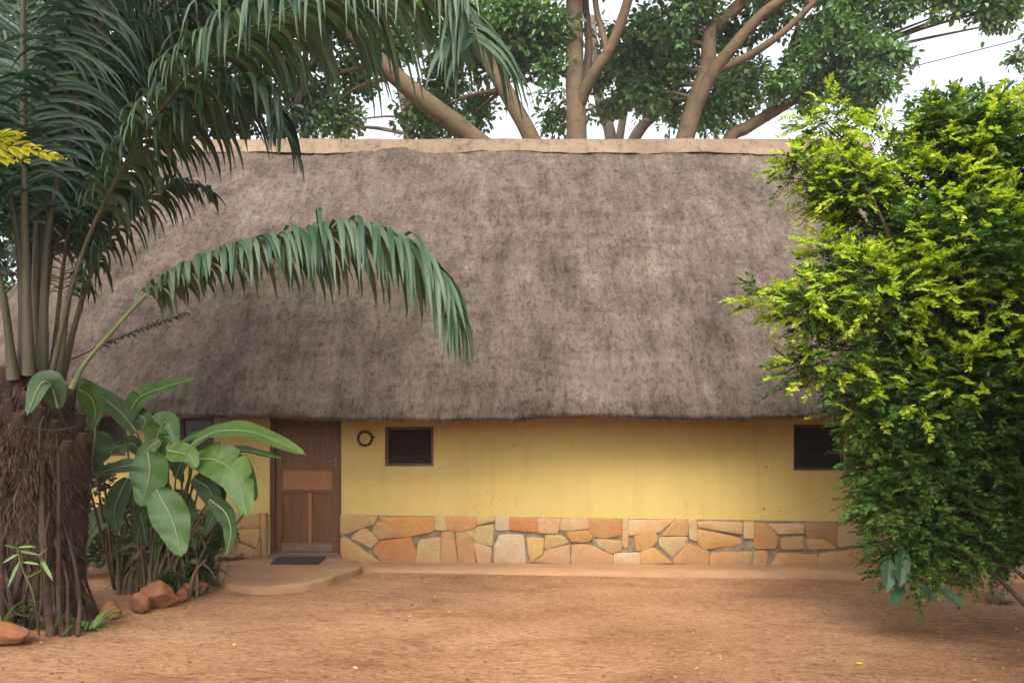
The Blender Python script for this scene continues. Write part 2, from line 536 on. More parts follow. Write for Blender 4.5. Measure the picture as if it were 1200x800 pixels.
M_DARKLEAF = leaf_mat('dark_leaf', [(0, (0.012, 0.036, 0.018)), (1, (0.035, 0.075, 0.034))], 0.2, 0.5, 0.3)
M_YELLEAF = leaf_mat('yellow_leaf', [(0, (0.42, 0.44, 0.03)), (1, (0.62, 0.56, 0.04))], 0.5, 0.45, 0.3, (1, 1, 0.6))
M_LITTER = leaf_mat('litter', [(0, (0.05, 0.028, 0.016)), (0.7, (0.16, 0.095, 0.05)), (0.96, (0.30, 0.19, 0.11)), (1, (0.42, 0.33, 0.24))], 0.0, 0.9, 0.1)
M_ROCK = simple('terracotta_rock', (0.127, 0.047, 0.020), (0.198, 0.085, 0.039), 5, 0.9, 0.6, 26, 0.015)
M_ROCKTAN = simple('tan_rock', (0.150, 0.087, 0.051), (0.240, 0.156, 0.099), 5, 0.9, 0.6, 26, 0.015)
M_CABLE = simple('black_cable', (0.02, 0.02, 0.02), (0.03, 0.03, 0.03), 5, 0.6, 0)

# ------------------------------------------------------------------ ground
def gz_np(x, y):
    z = -0.08 - 0.016 * (np.clip(x, -6, 9) + 1)
    bed = np.clip((-3.0 - x) / 0.8, 0, 1) * np.clip((y - 6.3) / 1.5, 0, 1) * np.clip((12 - y) / 1.5, 0, 1)
    z = z + 0.03 * bed
    near = np.clip(1 - np.hypot(x, y - 6) / 30, 0, 1)
    q = np.stack([x * 0.5, y * 0.9, x * 0], -1)
    z = z + 0.022 * fbm(q, 3) * near * np.clip((9.9 - y) / 1.2, 0.15, 1)
    q = np.stack([x * 4, y * 7.0, x * 0 + 4], -1)
    z = z + 0.008 * fbm(q, 4, 0.6) * near
    return z


def gz(x, y):
    return float(gz_np(np.array([x]), np.array([y]))[0])


def G(px, py, dz=0.0):
    """ground point under a photo pixel"""
    d = 8.0
    for _ in range(8):
        x = (px - 600.0) / FPX * d
        d = (CAMZ - gz(x, d) - dz) * FPX / (py - HOR)
    x = (px - 600.0) / FPX * d
    return Vector((x, d, gz(x, d) + dz))


def axis(lo, hi, step, far, k=1.18):
    a = list(np.arange(lo, hi + 1e-6, step))
    s, x = step, hi
    while x < far:
        s *= k; x += s; a.append(x)
    s, x = step, lo
    while x > -far:
        s *= k; x -= s; a.insert(0, x)
    return np.array(a)


gx, gy = axis(-6.5, 6.5, 0.032, 150, 1.25), axis(4.6, 10.7, 0.026, 150, 1.25)
X, Y = np.meshgrid(gx, gy)
nx, ny = len(gx), len(gy)
Z = gz_np(X.ravel(), Y.ravel())
mb = MB()
idx = np.arange(nx * ny).reshape(ny, nx)
F = np.stack([idx[:-1, :-1], idx[:-1, 1:], idx[1:, 1:], idx[1:, :-1]], -1).reshape(-1, 4)
mb.add(np.stack([X.ravel(), Y.ravel(), Z], -1), F, 0, True)
ground = mb.build('ground', M_EARTH)
ground['kind'] = 'structure'

# ------------------------------------------------------------------ house
WALLY = 10.6
PPM = FPX / WALLY
wx = lambda px: (px - 600.0) / PPM
wz = lambda py: CAMZ + (HOR - py) / PPM
house = thing('thatched_house', 'yellow walled cottage under a tall grey brown thatched roof with stone base', 'house', (0, 14, -0.1))

# walls with openings
XL, XR, YB, ZB, ZT = -7.6, 7.4, 17.2, -0.4, 2.45
opens = [  # x0, x1, z0, z1
    (wx(316), wx(400), wz(650), wz(484)),
    (wx(451), wx(508), wz(546), wz(499.5)),
    (wx(930), wx(990), wz(551), wz(497)),
    (wx(211), wx(251), wz(534), wz(489)),
    (wx(112), wx(147), wz(534), wz(487)),
]
mb = MB()
xs = sorted({XL, XR, *[o[0] for o in opens], *[o[1] for o in opens], *np.linspace(XL, XR, 16)})
zs = sorted({ZB, ZT, *[o[2] for o in opens], *[o[3] for o in opens]})
inside = lambda x, z: any(o[0] < x < o[1] and o[2] < z < o[3] for o in opens)
for a, b in zip(xs[:-1], xs[1:]):
    for c_, d_ in zip(zs[:-1], zs[1:]):
        if not inside((a + b) / 2, (c_ + d_) / 2):
            mb.add([(a, WALLY, c_), (b, WALLY, c_), (b, WALLY, d_), (a, WALLY, d_)], [(0, 1, 2, 3)])
DEP = 0.17
for (a, b, c_, d_) in opens:
    y0, y1 = WALLY, WALLY + DEP
    mb.add([(a, y0, c_), (a, y0, d_), (a, y1, d_), (a, y1, c_)], [(0, 1, 2, 3)])
    mb.add([(b, y0, c_), (b, y1, c_), (b, y1, d_), (b, y0, d_)], [(0, 1, 2, 3)])
    mb.add([(a, y0, d_), (b, y0, d_), (b, y1, d_), (a, y1, d_)], [(0, 1, 2, 3)])
    mb.add([(a, y0, c_), (a, y1, c_), (b, y1, c_), (b, y0, c_)], [(0, 1, 2, 3)])
mb.add([(XL, WALLY, ZB), (XL, WALLY, ZT), (XL, YB, ZT), (XL, YB, ZB)], [(0, 1, 2, 3)])
mb.add([(XR, WALLY, ZB), (XR, YB, ZB), (XR, YB, ZT), (XR, WALLY, ZT)], [(0, 1, 2, 3)])
mb.add([(XL, YB, ZB), (XL, YB, ZT), (XR, YB, ZT), (XR, YB, ZB)], [(0, 1, 2, 3)])
mb.build('wall', M_WALL, house)

# small dark chips in the plaster
for (px, py, sx, sy) in ((898, 546.5, .012, .009), (895, 596, .020, .009), (914, 598.5, .011, .008)):
    cx, cz = wx(px), wz(py)
    mb = MB()
    vv = [(cx + sx * math.cos(a) * (1 + .3 * math.sin(3 * a)), WALLY - 0.003, cz + sy * math.sin(a)) for a in np.linspace(0, 2 * math.pi, 10)[:-1]]
    mb.add(vv, [tuple(range(9))])
    mb.build('wall_chip', M_HOLE, house)

# stone plinth, traced stone by stone
ptop = lambda x: 0.573 - 0.0135 * x
PAL = {
    'c': (0.284, 0.220, 0.106), 'w': (0.284, 0.242, 0.145), 't': (0.267, 0.167, 0.074), 'y': (0.280, 0.193, 0.074),
    'o': (0.270, 0.154, 0.053), 'r': (0.242, 0.106, 0.035), 'p': (0.274, 0.188, 0.095), 'b': (0.202, 0.121, 0.053),
}
S5 = [  # left zoom (x0=400), 3.75 per px
    ('p', [(4, 50), (105, 52), (132, 92), (88, 103), (48, 122), (4, 132)]), ('y', [(114, 54), (158, 56), (139, 92)]),
    ('c', [(100, 103), (163, 155), (130, 189), (50, 152)]), ('o', [(176, 57), (408, 58), (402, 120), (285, 143), (178, 72)]),
    ('t', [(166, 78), (228, 103), (274, 143), (168, 152), (141, 120)]), ('y', [(4, 152), (34, 155), (176, 257), (4, 245)]),
    ('r', [(178, 165), (304, 149), (328, 212), (318, 257), (188, 257), (143, 205)]), ('c', [(348, 160), (433, 149), (430, 257), (324, 257)]),
    ('c', [(415, 58), (458, 58), (458, 114), (413, 110)]), ('o', [(464, 58), (588, 58), (588, 103), (526, 116), (464, 113)]),
    ('t', [(442, 129), (494, 126), (510, 257), (439, 257)]), ('t', [(504, 126), (524, 123), (573, 160), (590, 257), (519, 257)]),
    ('t', [(531, 121), (588, 110), (577, 150)]), ('c', [(597, 59), (670, 59), (670, 74), (597, 92)]),
    ('c', [(597, 104), (666, 96), (662, 183), (583, 159)]), ('p', [(583, 170), (656, 196), (654, 257), (603, 257)]),
    ('w', [(682, 60), (733, 61), (736, 111), (684, 113)]), ('r', [(742, 62), (862, 64), (862, 122), (747, 113)]), ('p', [(866, 64), (958, 67), (948, 128), (868, 123)]),
    ('w', [(698, 141), (796, 139), (808, 257), (674, 257), (678, 190)]), ('y', [(817, 150), (886, 154), (882, 214), (831, 252)]),
    ('c', [(902, 141), (958, 139), (996, 168), (906, 198), (895, 180)]), ('t', [(840, 254), (907, 206), (1000, 180), (1000, 261)]),
    ('p', [(967, 67), (1078, 67), (1083, 108), (990, 116), (957, 109)]), ('o', [(992, 124), (1085, 117), (1103, 145), (1079, 163), (1012, 164)]),
    ('o', [(1087, 69), (1220, 69), (1226, 138), (1150, 146), (1110, 139), (1088, 104)]), ('t', [(1017, 180), (1095, 187), (1186, 222), (1186, 267), (1015, 262)]),
]
S6 = [  # right zoom (x0=700)
    ('c', [(2, 155), (100, 163), (101, 203), (60, 213), (2, 186)]), ('w', [(78, 219), (178, 214), (180, 267), (73, 267)]),
    ('p', [(108, 72), (133, 72), (133, 188), (110, 188)]), ('p', [(140, 72), (331, 70), (268, 122), (166, 133), (140, 138)]),
    ('o', [(167, 141), (250, 128), (260, 160), (224, 198), (170, 203)]), ('o', [(187, 216), (244, 197), (325, 257), (188, 264)]),
    ('t', [(342, 74), (388, 74), (392, 136), (284, 138)]), ('c', [(277, 149), (390, 144), (378, 180), (325, 229), (274, 180)]),
    ('o', [(335, 250), (395, 178), (487, 212), (480, 268), (342, 261)]), ('c', [(399, 74), (433, 74), (433, 158), (404, 149)]),
    ('p', [(443, 76), (627, 80), (625, 132), (443, 101)]), ('o', [(443, 113), (620, 149), (628, 178), (470, 198), (443, 170)]),
    ('t', [(503, 213), (672, 210), (660, 271), (494, 269)]), ('c', [(641, 82), (682, 82), (680, 148), (643, 146)]),
    ('o', [(691, 87), (735, 87), (787, 145), (777, 193), (686, 193)]), ('p', [(749, 87), (896, 87), (896, 127), (797, 131)]),
    ('o', [(693, 211), (743, 213), (738, 271), (686, 271)]), ('o', [(762, 271), (797, 217), (953, 222), (962, 250), (948, 271)]),
    ('y', [(808, 152), (896, 144), (898, 197), (808, 197)]), ('b', [(908, 84), (1043, 86), (1043, 182), (990, 148), (920, 146)]),
    ('y', [(920, 154), (985, 154), (1044, 194), (927, 200)]), ('c', [(1052, 86), (1180, 88), (1170, 172), (1057, 188)]),
    ('t', [(977, 218), (1168, 196), (1143, 278), (967, 271)]), ('o', [(1160, 275), (1190, 190), (1300, 182), (1330, 280)]),
    ('c', [(1195, 90), (1320, 92), (1330, 170), (1185, 176)]), ('r', [(1340, 92), (1470, 95), (1460, 180), (1345, 172)]),
    ('y', [(1340, 190), (1460, 192), (1500, 285), (1345, 280)]), ('t', [(1480, 95), (1600, 95), (1610, 285), (1515, 285), (1475, 190)]),
    ('o', [(1620, 98), (1760, 98), (1760, 285), (1625, 285)]),
]
SL = [  # left of the door, photo px
    ('t', [(283, 603), (303.5, 602), (304, 617), (286, 618)]), ('t', [(306, 602), (312.5, 602), (312.5, 653), (308, 653)]),
    ('y', [(281, 621), (304, 620), (302, 640), (284, 633)]), ('t', [(279, 636), (299, 644), (296, 654), (278, 654)]), ('b', [(301, 645), (306, 634), (306, 654), (299, 654)]),
    ('w', [(262, 603), (280, 603), (283, 618), (262, 622)]), ('o', [(262, 625), (278, 623), (280, 632), (274, 652), (258, 652)]),
]
polys = [(k, [(wx(400 + a / 3.75), wz(590 + b / 3.75)) for a, b in pl]) for k, pl in S5]
polys += [(k, [(wx(700 + a / 3.75), wz(590 + b / 3.75)) for a, b in pl]) for k, pl in S6]
polys += [(k, [(wx(a), wz(b)) for a, b in pl]) for k, pl in SL]
x = wx(258)
while x > XL:                      # further stones behind the plants
    w_ = random.uniform(.22, .4)
    h = random.uniform(.22, .38)
    j = lambda: random.uniform(-.025, .025)
    polys.append((random.choice('cytopr'), [(x - w_ + .012, -.02), (x - .012, -.02), (x - .02 + j(), h - .02 + j()), (x - w_ + .02, h - .02 + j())]))
    polys.append((random.choice('cytopr'), [(x - w_ + .02, h + .02 + j()), (x - .02, h + .015 + j()), (x - .015, ptop(x) - .015), (x - w_ + .015, ptop(x) - .015)]))
    x -= w_
mb = MB()
PY0, PY1 = WALLY - 0.028, WALLY - 0.046       # mortar face, stone face
dx0, dx1 = wx(314.5), wx(400.5)
for (a, b) in ((XL - .05, dx0), (dx1, XR + .05)):
    mb.add([(a, PY0, ZB), (b, PY0, ZB), (b, PY0, ptop(b)), (a, PY0, ptop(a)), (a, WALLY + .05, ptop(a)), (b, WALLY + .05, ptop(b)), (a, WALLY + .05, ZB), (b, WALLY + .05, ZB)],
           [(0, 1, 2, 3), (3, 2, 5, 4), (0, 3, 4, 6), (1, 7, 5, 2)], 0)
cols = [(0, 0, 0, 1)] * 16
for k, pl in polys:
    area = sum(pl[i][0] * pl[(i + 1) % len(pl)][1] - pl[(i + 1) % len(pl)][0] * pl[i][1] for i in range(len(pl)))
    if area < 0:
        pl = pl[::-1]
    n0 = len(pl)
    # wander the edges a little, so that no edge is a ruled line
    c0_ = sum((Vector(q_) for q_ in pl), Vector((0, 0))) / n0
    pl = [tuple(Vector(q_) + (Vector(q_) - c0_).normalized() * .025) for q_ in pl]
    pts = []
    for i in range(n0):
        a, b = Vector(pl[i]), Vector(pl[(i + 1) % n0])
        L = (b - a).length
        m_ = max(2, int(L / 0.05))
        nr = Vector((-(b - a).y, (b - a).x)) / max(L, 1e-6)
        for q in range(m_):
            tt = q / m_
            p_ = a.lerp(b, tt)
            if q == 0:          # blunt corner
                pr = Vector(pl[i - 1])
                p_ = p_ + ((pr - a).normalized() + (b - a).normalized()) * 0.006
            else:
                p_ = p_ + nr * 0.007 * fbm1(p_.x * 9, p_.y * 9, 3.0)
            pts.append(p_)
    n_ = len(pts)
    cen = sum(pts, Vector((0, 0))) / n_
    tilt = (random.uniform(-.05, .05), random.uniform(-.05, .05))
    rise = random.uniform(-.007, .006)
    ring = []
    for (ins, yy) in ((-.001, PY0 + .004), (0.0, PY1 + .007), (.006, PY1 + .001), (.020, PY1 - .002)):
        for p_ in pts:
            d_ = cen - p_
            s = p_ + d_.normalized() * min(ins, d_.length * .3)
            y_ = yy + (rise + (s.x - cen.x) * tilt[0] + (s.y - cen.y) * tilt[1]) * (1 if yy < PY0 else 0)
            ring.append((s.x, y_, s.y))
    ring.append((cen.x, PY1 - .003 + rise, cen.y))
    base_ = PAL[k]
    jt = random.uniform(.85, 1.12)
    cc = (base_[0] * jt, base_[1] * jt * random.uniform(.96, 1.04), base_[2] * jt * random.uniform(.9, 1.1), 1)
    fq = [(r_ * n_ + i, r_ * n_ + (i + 1) % n_, (r_ + 1) * n_ + (i + 1) % n_, (r_ + 1) * n_ + i) for r_ in range(3) for i in range(n_)]
    ft = [(3 * n_ + i, 3 * n_ + (i + 1) % n_, 4 * n_) for i in range(n_)]
    base_n = mb.n
    mb.add(ring, fq, 1, True)
    mb.f.append(np.array(ft) + base_n); mb.m.append(np.full(len(ft), 1)); mb.s.append(np.full(len(ft), True))
    cols += [cc] * len(ring)
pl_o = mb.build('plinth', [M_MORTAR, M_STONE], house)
ca = pl_o.data.color_attributes.new('stone', 'FLOAT_COLOR', 'POINT')
ca.data.foreach_set('color', np.array(cols, float).ravel())

# ledge along the wall foot
mb = MB()
n_ = 160
xx = np.linspace(wx(403), 6.6, n_)
ft = -0.045 - 0.008 * xx
fy = 10.02 + 0.03 * fbm(np.stack([xx * 1.3, xx * 0, xx * 0 + 2], -1), 3)
nz_ = 0.007 * fbm(np.stack([xx * 3, xx * 0, xx * 0 + 8], -1), 3)
rows = [(fy - .01, ft - .16), (fy, ft - .025 + nz_), (fy + .025, ft + nz_), (fy * .5 + 5.28, ft + .006), (np.full(n_, WALLY + .02), ft + .012)]
V = np.concatenate([np.stack([xx, np.broadcast_to(a, n_), b], -1) for a, b in rows])
F = [(r_ * n_ + i, r_ * n_ + i + 1, (r_ + 1) * n_ + i + 1, (r_ + 1) * n_ + i) for r_ in range(4) for i in range(n_ - 1)]
mb.add(V, F, 0, True)
mb.build('footing_ledge', M_SLAB, house)

# door step slab
def on_plane(px, py, z):
    d = (CAMZ - z) * FPX / (py - HOR)
    return Vector(((px - 600) / FPX * d, d, z))
edge = [(236, 660), (244, 673), (258, 682), (280, 686), (302, 687.5), (325, 687), (347, 685), (366, 682.5), (386, 677), (404, 671), (416, 667), (424, 661.5), (407, 656.5)]
SZ = 0.028
op = [on_plane(a, b, SZ) for a, b in edge]
op = smooth_path(op, 70)
for p_ in op:
    k_ = fbm1(p_.x * 4, p_.y * 4, 1.0) * 0.045
    p_.x += k_; p_.y += k_
outline = [(p_.x, p_.y) for p_ in op] + [(wx(404), WALLY + .05), (-4.2, WALLY + .05)]
cx_, cy_ = np.mean([a for a, b in outline]), np.mean([b for a, b in outline])
mb = MB()
rings = []
for (f_, zz) in ((1.01, -.2), (1.006, SZ - .02), (1.0, SZ - .004), (.994, SZ), (.8, SZ + .004), (.5, SZ + .002)):
    rings.append([(cx_ + (a - cx_) * f_, cy_ + (b - cy_) * f_, zz + (0.006 * fbm1(a * 5, b * 5, f_) if f_ < 1 else 0)) for a, b in outline])
n_ = len(outline)
V = [p_ for r_ in rings for p_ in r_] + [(cx_, cy_, SZ)]
F = [(r_ * n_ + i, r_ * n_ + (i + 1) % n_, (r_ + 1) * n_ + (i + 1) % n_, (r_ + 1) * n_ + i) for r_ in range(5) for i in range(n_)]
mb.add(V, F, 0, True)
mb.f.append(np.array([(5 * n_ + i, 5 * n_ + (i + 1) % n_, 6 * n_) for i in range(n_)])); mb.m.append(np.zeros(n_, int)); mb.s.append(np.full(n_, True))
mb.build('doorstep', M_SLAB, house)

# ---- door
dX0, dX1, dZ0, dZ1 = opens[0]
FY = WALLY + 0.035
mb = MB()
fw = 0.055
mb.box((dX0 - .004, FY, dZ0), (dX0 + fw, FY + .11, dZ1))
mb.box((dX1 - fw, FY, dZ0), (dX1 + .004, FY + .11, dZ1))
mb.box((dX0 + fw, FY + .003, dZ1 - .09), (dX1 - fw, FY + .11, dZ1))
door_frame = mb.build('door_frame', M_FRAME, house)
mb = MB()
mb.box((dX0 - .02, WALLY - .05, dZ0 - .05), (dX1 + .02, FY + .12, dZ0 + .004))
mb.box((dX0 + fw, FY - .01, dZ0 + .004), (dX1 - fw, FY + .12, dZ0 + .03))
mb.build('threshold', M_DOORGREY, house)
DY = FY + .045
ax0, ax1 = dX0 + fw + .004, dX1 - fw - .004
zb, zt_ = dZ0 + .035, dZ1 - .095
st = .085
rail1b, rail1t = wz(637), wz(634)
zlow1, zmid0, zmid1, zup0 = wz(578), wz(574), wz(551), wz(546)
mb = MB()
mb.box((ax0, DY, zb), (ax0 + st, DY + .045, zt_))                      # stiles
mb.box((ax1 - st, DY, zb), (ax1, DY + .045, zt_))
mb.box((ax0 + st, DY + .002, zt_ - .09), (ax1 - st, DY + .043, zt_))     # top rail
mb.box((ax0 + st, DY + .002, zlow1), (ax1 - st, DY + .043, zmid0 + .012))
mb.box((ax0 + st, DY + .002, zmid1), (ax1 - st, DY + .043, zup0 + .035))
mx_ = (wx(359) + wx(364)) / 2
mb.box((ax0 + st, DY + .02, zup0), (ax1 - st, DY + .036, zt_ - .085))   # upper panel
k_ = (ax1 - ax0 - 2 * st) / 4
for q in range(1, 4):
    mb.box((ax0 + st + q * k_ - .004, DY + .012, zup0 + .035), (ax0 + st + q * k_ + .004, DY + .021, zt_ - .09))
door = mb.build('door', M_DOOR, house)
mb = MB()
mb.box((ax0 + st, DY + .018, zmid0), (ax1 - st, DY + .034, zmid1))
mb.box((ax0 + st, DY - .006, zmid0 + .002), (ax1 - st, DY + .002, zmid0 + .022))
mb.build('middle_panel', M_DOORLT, door)
mb = MB()
mb.box((mx_ - .022, DY + .001, wz(637)), (mx_ + .022, DY + .042, zlow1))
mb.box((mx_ - .006, DY - .004, wz(637)), (mx_ + .006, DY + .001, zlow1))
mb.build('muntin', M_DOORLT, door)
for (a, b) in ((ax0 + st, mx_ - .024), (mx_ + .024, ax1 - st)):
    mb = MB()
    mb.box((a, DY + .022, wz(637)), (b, DY + .036, zlow1))
    g_ = (b - a) / 3
    for q in (1, 2):
        mb.box((a + q * g_ - .003, DY + .017, wz(637)), (a + q * g_ + .003, DY + .023, zlow1))
    mb.build('lower_panel', M_DOOR, door)
mb = MB()
mb.box((ax0 + st, DY - .003, zb), (ax1 - st, DY + .043, wz(637)))
mb.build('kick_board', M_DOORGREY, door)
mb = MB()
hx, hz = ax1 - .04, wz(541)
mb.tube([(hx, DY, hz), (hx, DY - .05, hz), (hx - .09, DY - .05, hz)], .009, 8)
mb.box((hx - .018, DY - .005, hz - .06), (hx + .018, DY, hz + .04))
mb.build('handle', M_METAL, door)

# ---- windows
for wi, (a, b, c_, d_) in enumerate(opens[1:]):
    mb = MB()
    f_ = .035
    y0 = WALLY + (.03 if wi != 1 else .05)
    mb.box((a - .003, y0, c_ - .003), (a + f_, y0 + .07, d_))
    mb.box((b - f_, y0, c_ - .003), (b + .003, y0 + .07, d_))
    mb.box((a + f_, y0 + .002, d_ - f_), (b - f_, y0 + .068, d_ + .003))
    mb.box((a + f_, y0 + .002, c_ - .003), (b - f_, y0 + .068, c_ + f_))
    w_o = mb.build('window', M_FRAME, house)
    mb = MB()
    if wi == 0:
        n_ = 11
        hh = (d_ - c_ - 2 * f_) / n_
        for q in range(n_):
            z_ = c_ + f_ + hh * q
            mb.add([(a + f_, y0 + .052, z_ + hh * 1.05), (b - f_, y0 + .052, z_ + hh * 1.05), (b - f_, y0 + .022, z_), (a + f_, y0 + .022, z_),
                    (a + f_, y0 + .058, z_ + hh * 1.05), (b - f_, y0 + .058, z_ + hh * 1.05), (b - f_, y0 + .028, z_ - .004), (a + f_, y0 + .028, z_ - .004)],
                   [(0, 3, 2, 1), (4, 5, 6, 7), (3, 7, 6, 2), (0, 1, 5, 4)])
        mb.box((a + f_, y0 + .066, c_ + f_), (b - f_, y0 + .075, d_ - f_))
        mb.build('louvre', M_LOUVRE, w_o)
    else:
        mb.box((a + f_, y0 + .03, c_ + f_), (b - f_, y0 + .038, d_ - f_))
        mb.build('pane', M_GLASS, w_o)

# ---- thatched roof
EY0, EY1, RY = 9.86, 18.0, 13.9
RZ = CAMZ + (HOR - 170) / FPX * RY
RXL, RXR, ER = -6.0, 6.0, 3.5
eave_px = [(-400, 478), (60, 480), (150, 483), (210, 485.5), (330, 488), (400, 490), (470, 491), (520, 491.5), (590, 490), (650, 488), (720, 488), (800, 490.5), (870, 490.5), (940, 487), (1100, 486), (1500, 486)]
ez_x = [(a - 600) / FPX * EY0 for a, b in eave_px]
ez_z = [CAMZ + (HOR - b) / FPX * EY0 for a, b in eave_px]
out_pts, rid_pts, nor = [], [], []
for x in np.linspace(RXL, RXR, 340):
    out_pts.append((x, EY0)); rid_pts.append((x, RY)); nor.append((0, -1))
hd = (EY1 - EY0) / 2
for a in np.linspace(-math.pi / 2, math.pi / 2, 92)[1:-1]:
    out_pts.append((RXR + ER * math.cos(a), (EY0 + EY1) / 2 + hd * math.sin(a))); rid_pts.append((RXR, RY)); nor.append((math.cos(a), math.sin(a)))
for x in np.linspace(RXR, RXL, 60):
    out_pts.append((x, EY1)); rid_pts.append((x, RY)); nor.append((0, 1))
for a in np.linspace(math.pi / 2, 3 * math.pi / 2, 92)[1:-1]:
    out_pts.append((RXL + ER * math.cos(a), (EY0 + EY1) / 2 + hd * math.sin(a))); rid_pts.append((RXL, RY)); nor.append((math.cos(a), math.sin(a)))
OUT, RID, NOR = map(np.array, (out_pts, rid_pts, nor))
ns = len(OUT)
EZ = np.interp(OUT[:, 0], ez_x, ez_z)


def roof_point(i_out, rid, nrm_, ez, v_):
    """v_ 0 at the eave edge, 1 at the ridge"""
    k = v_ + 0.035 * np.sin(math.pi * v_)                    # slight belly
    xy = i_out + (rid - i_out) * v_
    z = (ez + .03) + (RZ - ez - .03) * k
    return xy, z


under = [(.80, .62), (.34, .10), (.20, .005), (.10, -.02), (.035, -.012), (.004, .018)]
nv = 150
rows = []
for (ins, dz) in under:
    rows.append(np.concatenate([OUT - NOR * ins, (EZ + dz)[:, None]], 1))
for v_ in np.linspace(0.004, 1, nv):
    xy, z = roof_point(OUT, RID, NOR, EZ, v_)
    rows.append(np.concatenate([xy, z[:, None]], 1))
V = np.array(rows)                                            # rows x ns x 3
nr = len(rows)
flat = V.reshape(-1, 3)
slope_n = np.concatenate([NOR * .777, np.full((ns, 1), .629)], 1)
disp = 0.075 * fbm(flat * np.array([.55, .55, .7]), 3) + 0.045 * fbm(flat * np.array([2.2, 1.2, 1.3]), 4, .6) + 0.022 * fbm(flat * np.array([9, 6, 4.0]), 3, .6)
amp = np.concatenate([np.full(2, .1), np.linspace(.35, .8, len(under) - 2), np.ones(nv)])
fadeR = np.ones(nr); fadeR[-4:] = .3
flat = flat + np.tile(slope_n, (nr, 1)) * (disp * np.repeat(amp * fadeR, ns))[:, None]
V = flat.reshape(nr, ns, 3)
mb = MB()
F = []
for r_ in range(nr - 1):
    i = np.arange(ns)
    F.append(np.stack([r_ * ns + i, r_ * ns + (i + 1) % ns, (r_ + 1) * ns + (i + 1) % ns, (r_ + 1) * ns + i], -1))
mb.add(flat, np.concatenate(F), 0, True)
# loose straw lying on the thatch and fringing the eave
def strands(sel_r, sel_s, n, lmin, lmax, lift, w):
    ri = rng.uniform(sel_r[0], sel_r[1], n); si = rng.uniform(sel_s[0], sel_s[1], n)
    r0 = np.clip(ri.astype(int), 0, nr - 2); s0 = si.astype(int) % ns; s1 = (s0 + 1) % ns
    fr, fs = (ri - r0)[:, None], (si - np.floor(si))[:, None]
    p_ = (V[r0, s0] * (1 - fs) + V[r0, s1] * fs) * (1 - fr) + (V[r0 + 1, s0] * (1 - fs) + V[r0 + 1, s1] * fs) * fr
    down = norm(V[np.maximum(r0 - 4, 4), s0] - V[np.minimum(r0 + 4, nr - 1), s0])
    nn = slope_n[s0]
    side = np.cross(down, nn)
    d_ = norm(down + side * rng.normal(0, .16, (n, 1)) + nn * rng.uniform(0, lift, (n, 1)))
    L = rng.uniform(lmin, lmax, (n, 1)); ww = rng.uniform(.5, 1.3, (n, 1)) * w
    a = p_ + nn * .002 - d_ * L * .3
    sv = norm(np.cross(d_, nn)) * ww
    mid = p_ + nn * .012 + d_ * L * .25
    tip = p_ + d_ * L * .7 + nn * rng.uniform(-.004, .012, (n, 1))
    VV = np.stack([a - sv * .5, a + sv * .5, mid + sv * .5, mid - sv * .5, tip], 1)
    off = (np.arange(n) * 5)[:, None]
    base_n = mb.n
    mb.add(VV.reshape(-1, 3), np.array([[0, 1, 2, 3]]) + off, 1)
    mb.f.append(np.array([[3, 2, 4]]) + off + base_n); mb.m.append(np.full(n, 1)); mb.s.append(np.full(n, False))
nu = len(under)
strands((nu, nr - 2), (0, 340), 2200, .04, .10, .03, .005)
strands((nu, nr - 2), (340, 430), 400, .04, .10, .03, .005)
strands((nu, nr - 2), (ns - 90, ns), 500, .04, .10, .03, .005)
strands((nu - 3, nu + 4), (-60, 400), 6000, .04, .09, .10, .006)
roof = mb.build('roof', [M_THATCH, M_STRAW], house)

# cement ridge cap with a ragged lower edge
mb = MB()
xs = np.linspace(RXL - .25, RXR + .25, 260)
prof = [(-.30, 0), (-.27, 1), (-.20, 2), (-.10, 3), (0, 4), (.10, 3), (.20, 2), (.27, 1), (.30, 0)]
slope_f = (RZ - 1.9) / (RY - EY0)
low = .27 + .075 * fbm(np.stack([xs * .9, xs * 0, xs * 0], -1), 3) + .03 * fbm(np.stack([xs * 3.5, xs * 0, xs * 0 + 5], -1), 3)
rows = []
for fr_, h_ in ((1.0, .012), (.985, .04), (.8, .055), (.5, .075), (.2, .10), (0, .115)):
    yy = RY - low * fr_ * .74
    zz = RZ - low * fr_ * .74 * slope_f + h_ * .6 + .035
    rows.append(np.stack([xs, yy, zz + .028 * fbm(np.stack([xs * 1.1, yy * 3, xs * 0], -1), 5, .6)], -1))
for fr_, h_ in ((.2, .10), (.5, .075), (.8, .055), (1.0, .0)):
    yy = RY + low * fr_ * .74
    zz = RZ - low * fr_ * .74 * slope_f + h_ * .6 + .035
    rows.append(np.stack([xs, yy, zz], -1))
nxx = len(xs)
V2 = np.concatenate(rows)
F = [(r_ * nxx + i, r_ * nxx + i + 1, (r_ + 1) * nxx + i + 1, (r_ + 1) * nxx + i) for r_ in range(len(rows) - 1) for i in range(nxx - 1)]
mb.add(V2, F, 0, True)
mb.build('ridge_cap', M_CEMENT, roof)

# ------------------------------------------------------------------ small things by the door
mb = MB()
cx, cz = wx(428), wz(513.5)
N_ = 40
pts = [(cx + .092 * math.cos(a) * (1 + .03 * math.sin(3 * a + 1)), WALLY - .022, cz + .092 * math.sin(a)) for a in np.linspace(0, 2 * math.pi, N_ + 1)]
mb.tube(pts, [.0165 + .004 * math.sin(k * 1.7) for k in range(N_ + 1)], 10, 0, 0.12, cap=False)
mb.tube([(cx + .085, WALLY - .02, cz + .03), (cx + .13, WALLY - .026, cz + .018), (cx + .118, WALLY - .022, cz - .01)], [.012, .010, .005], 6)
mb.tube([(cx, WALLY - .034, cz + .105), (cx, WALLY + .02, cz + .10)], .006, 6)
o = mb.build('wall_ring', M_RING)
tag(o, 'round dark ring hanging on the yellow wall between door and window', 'ring')

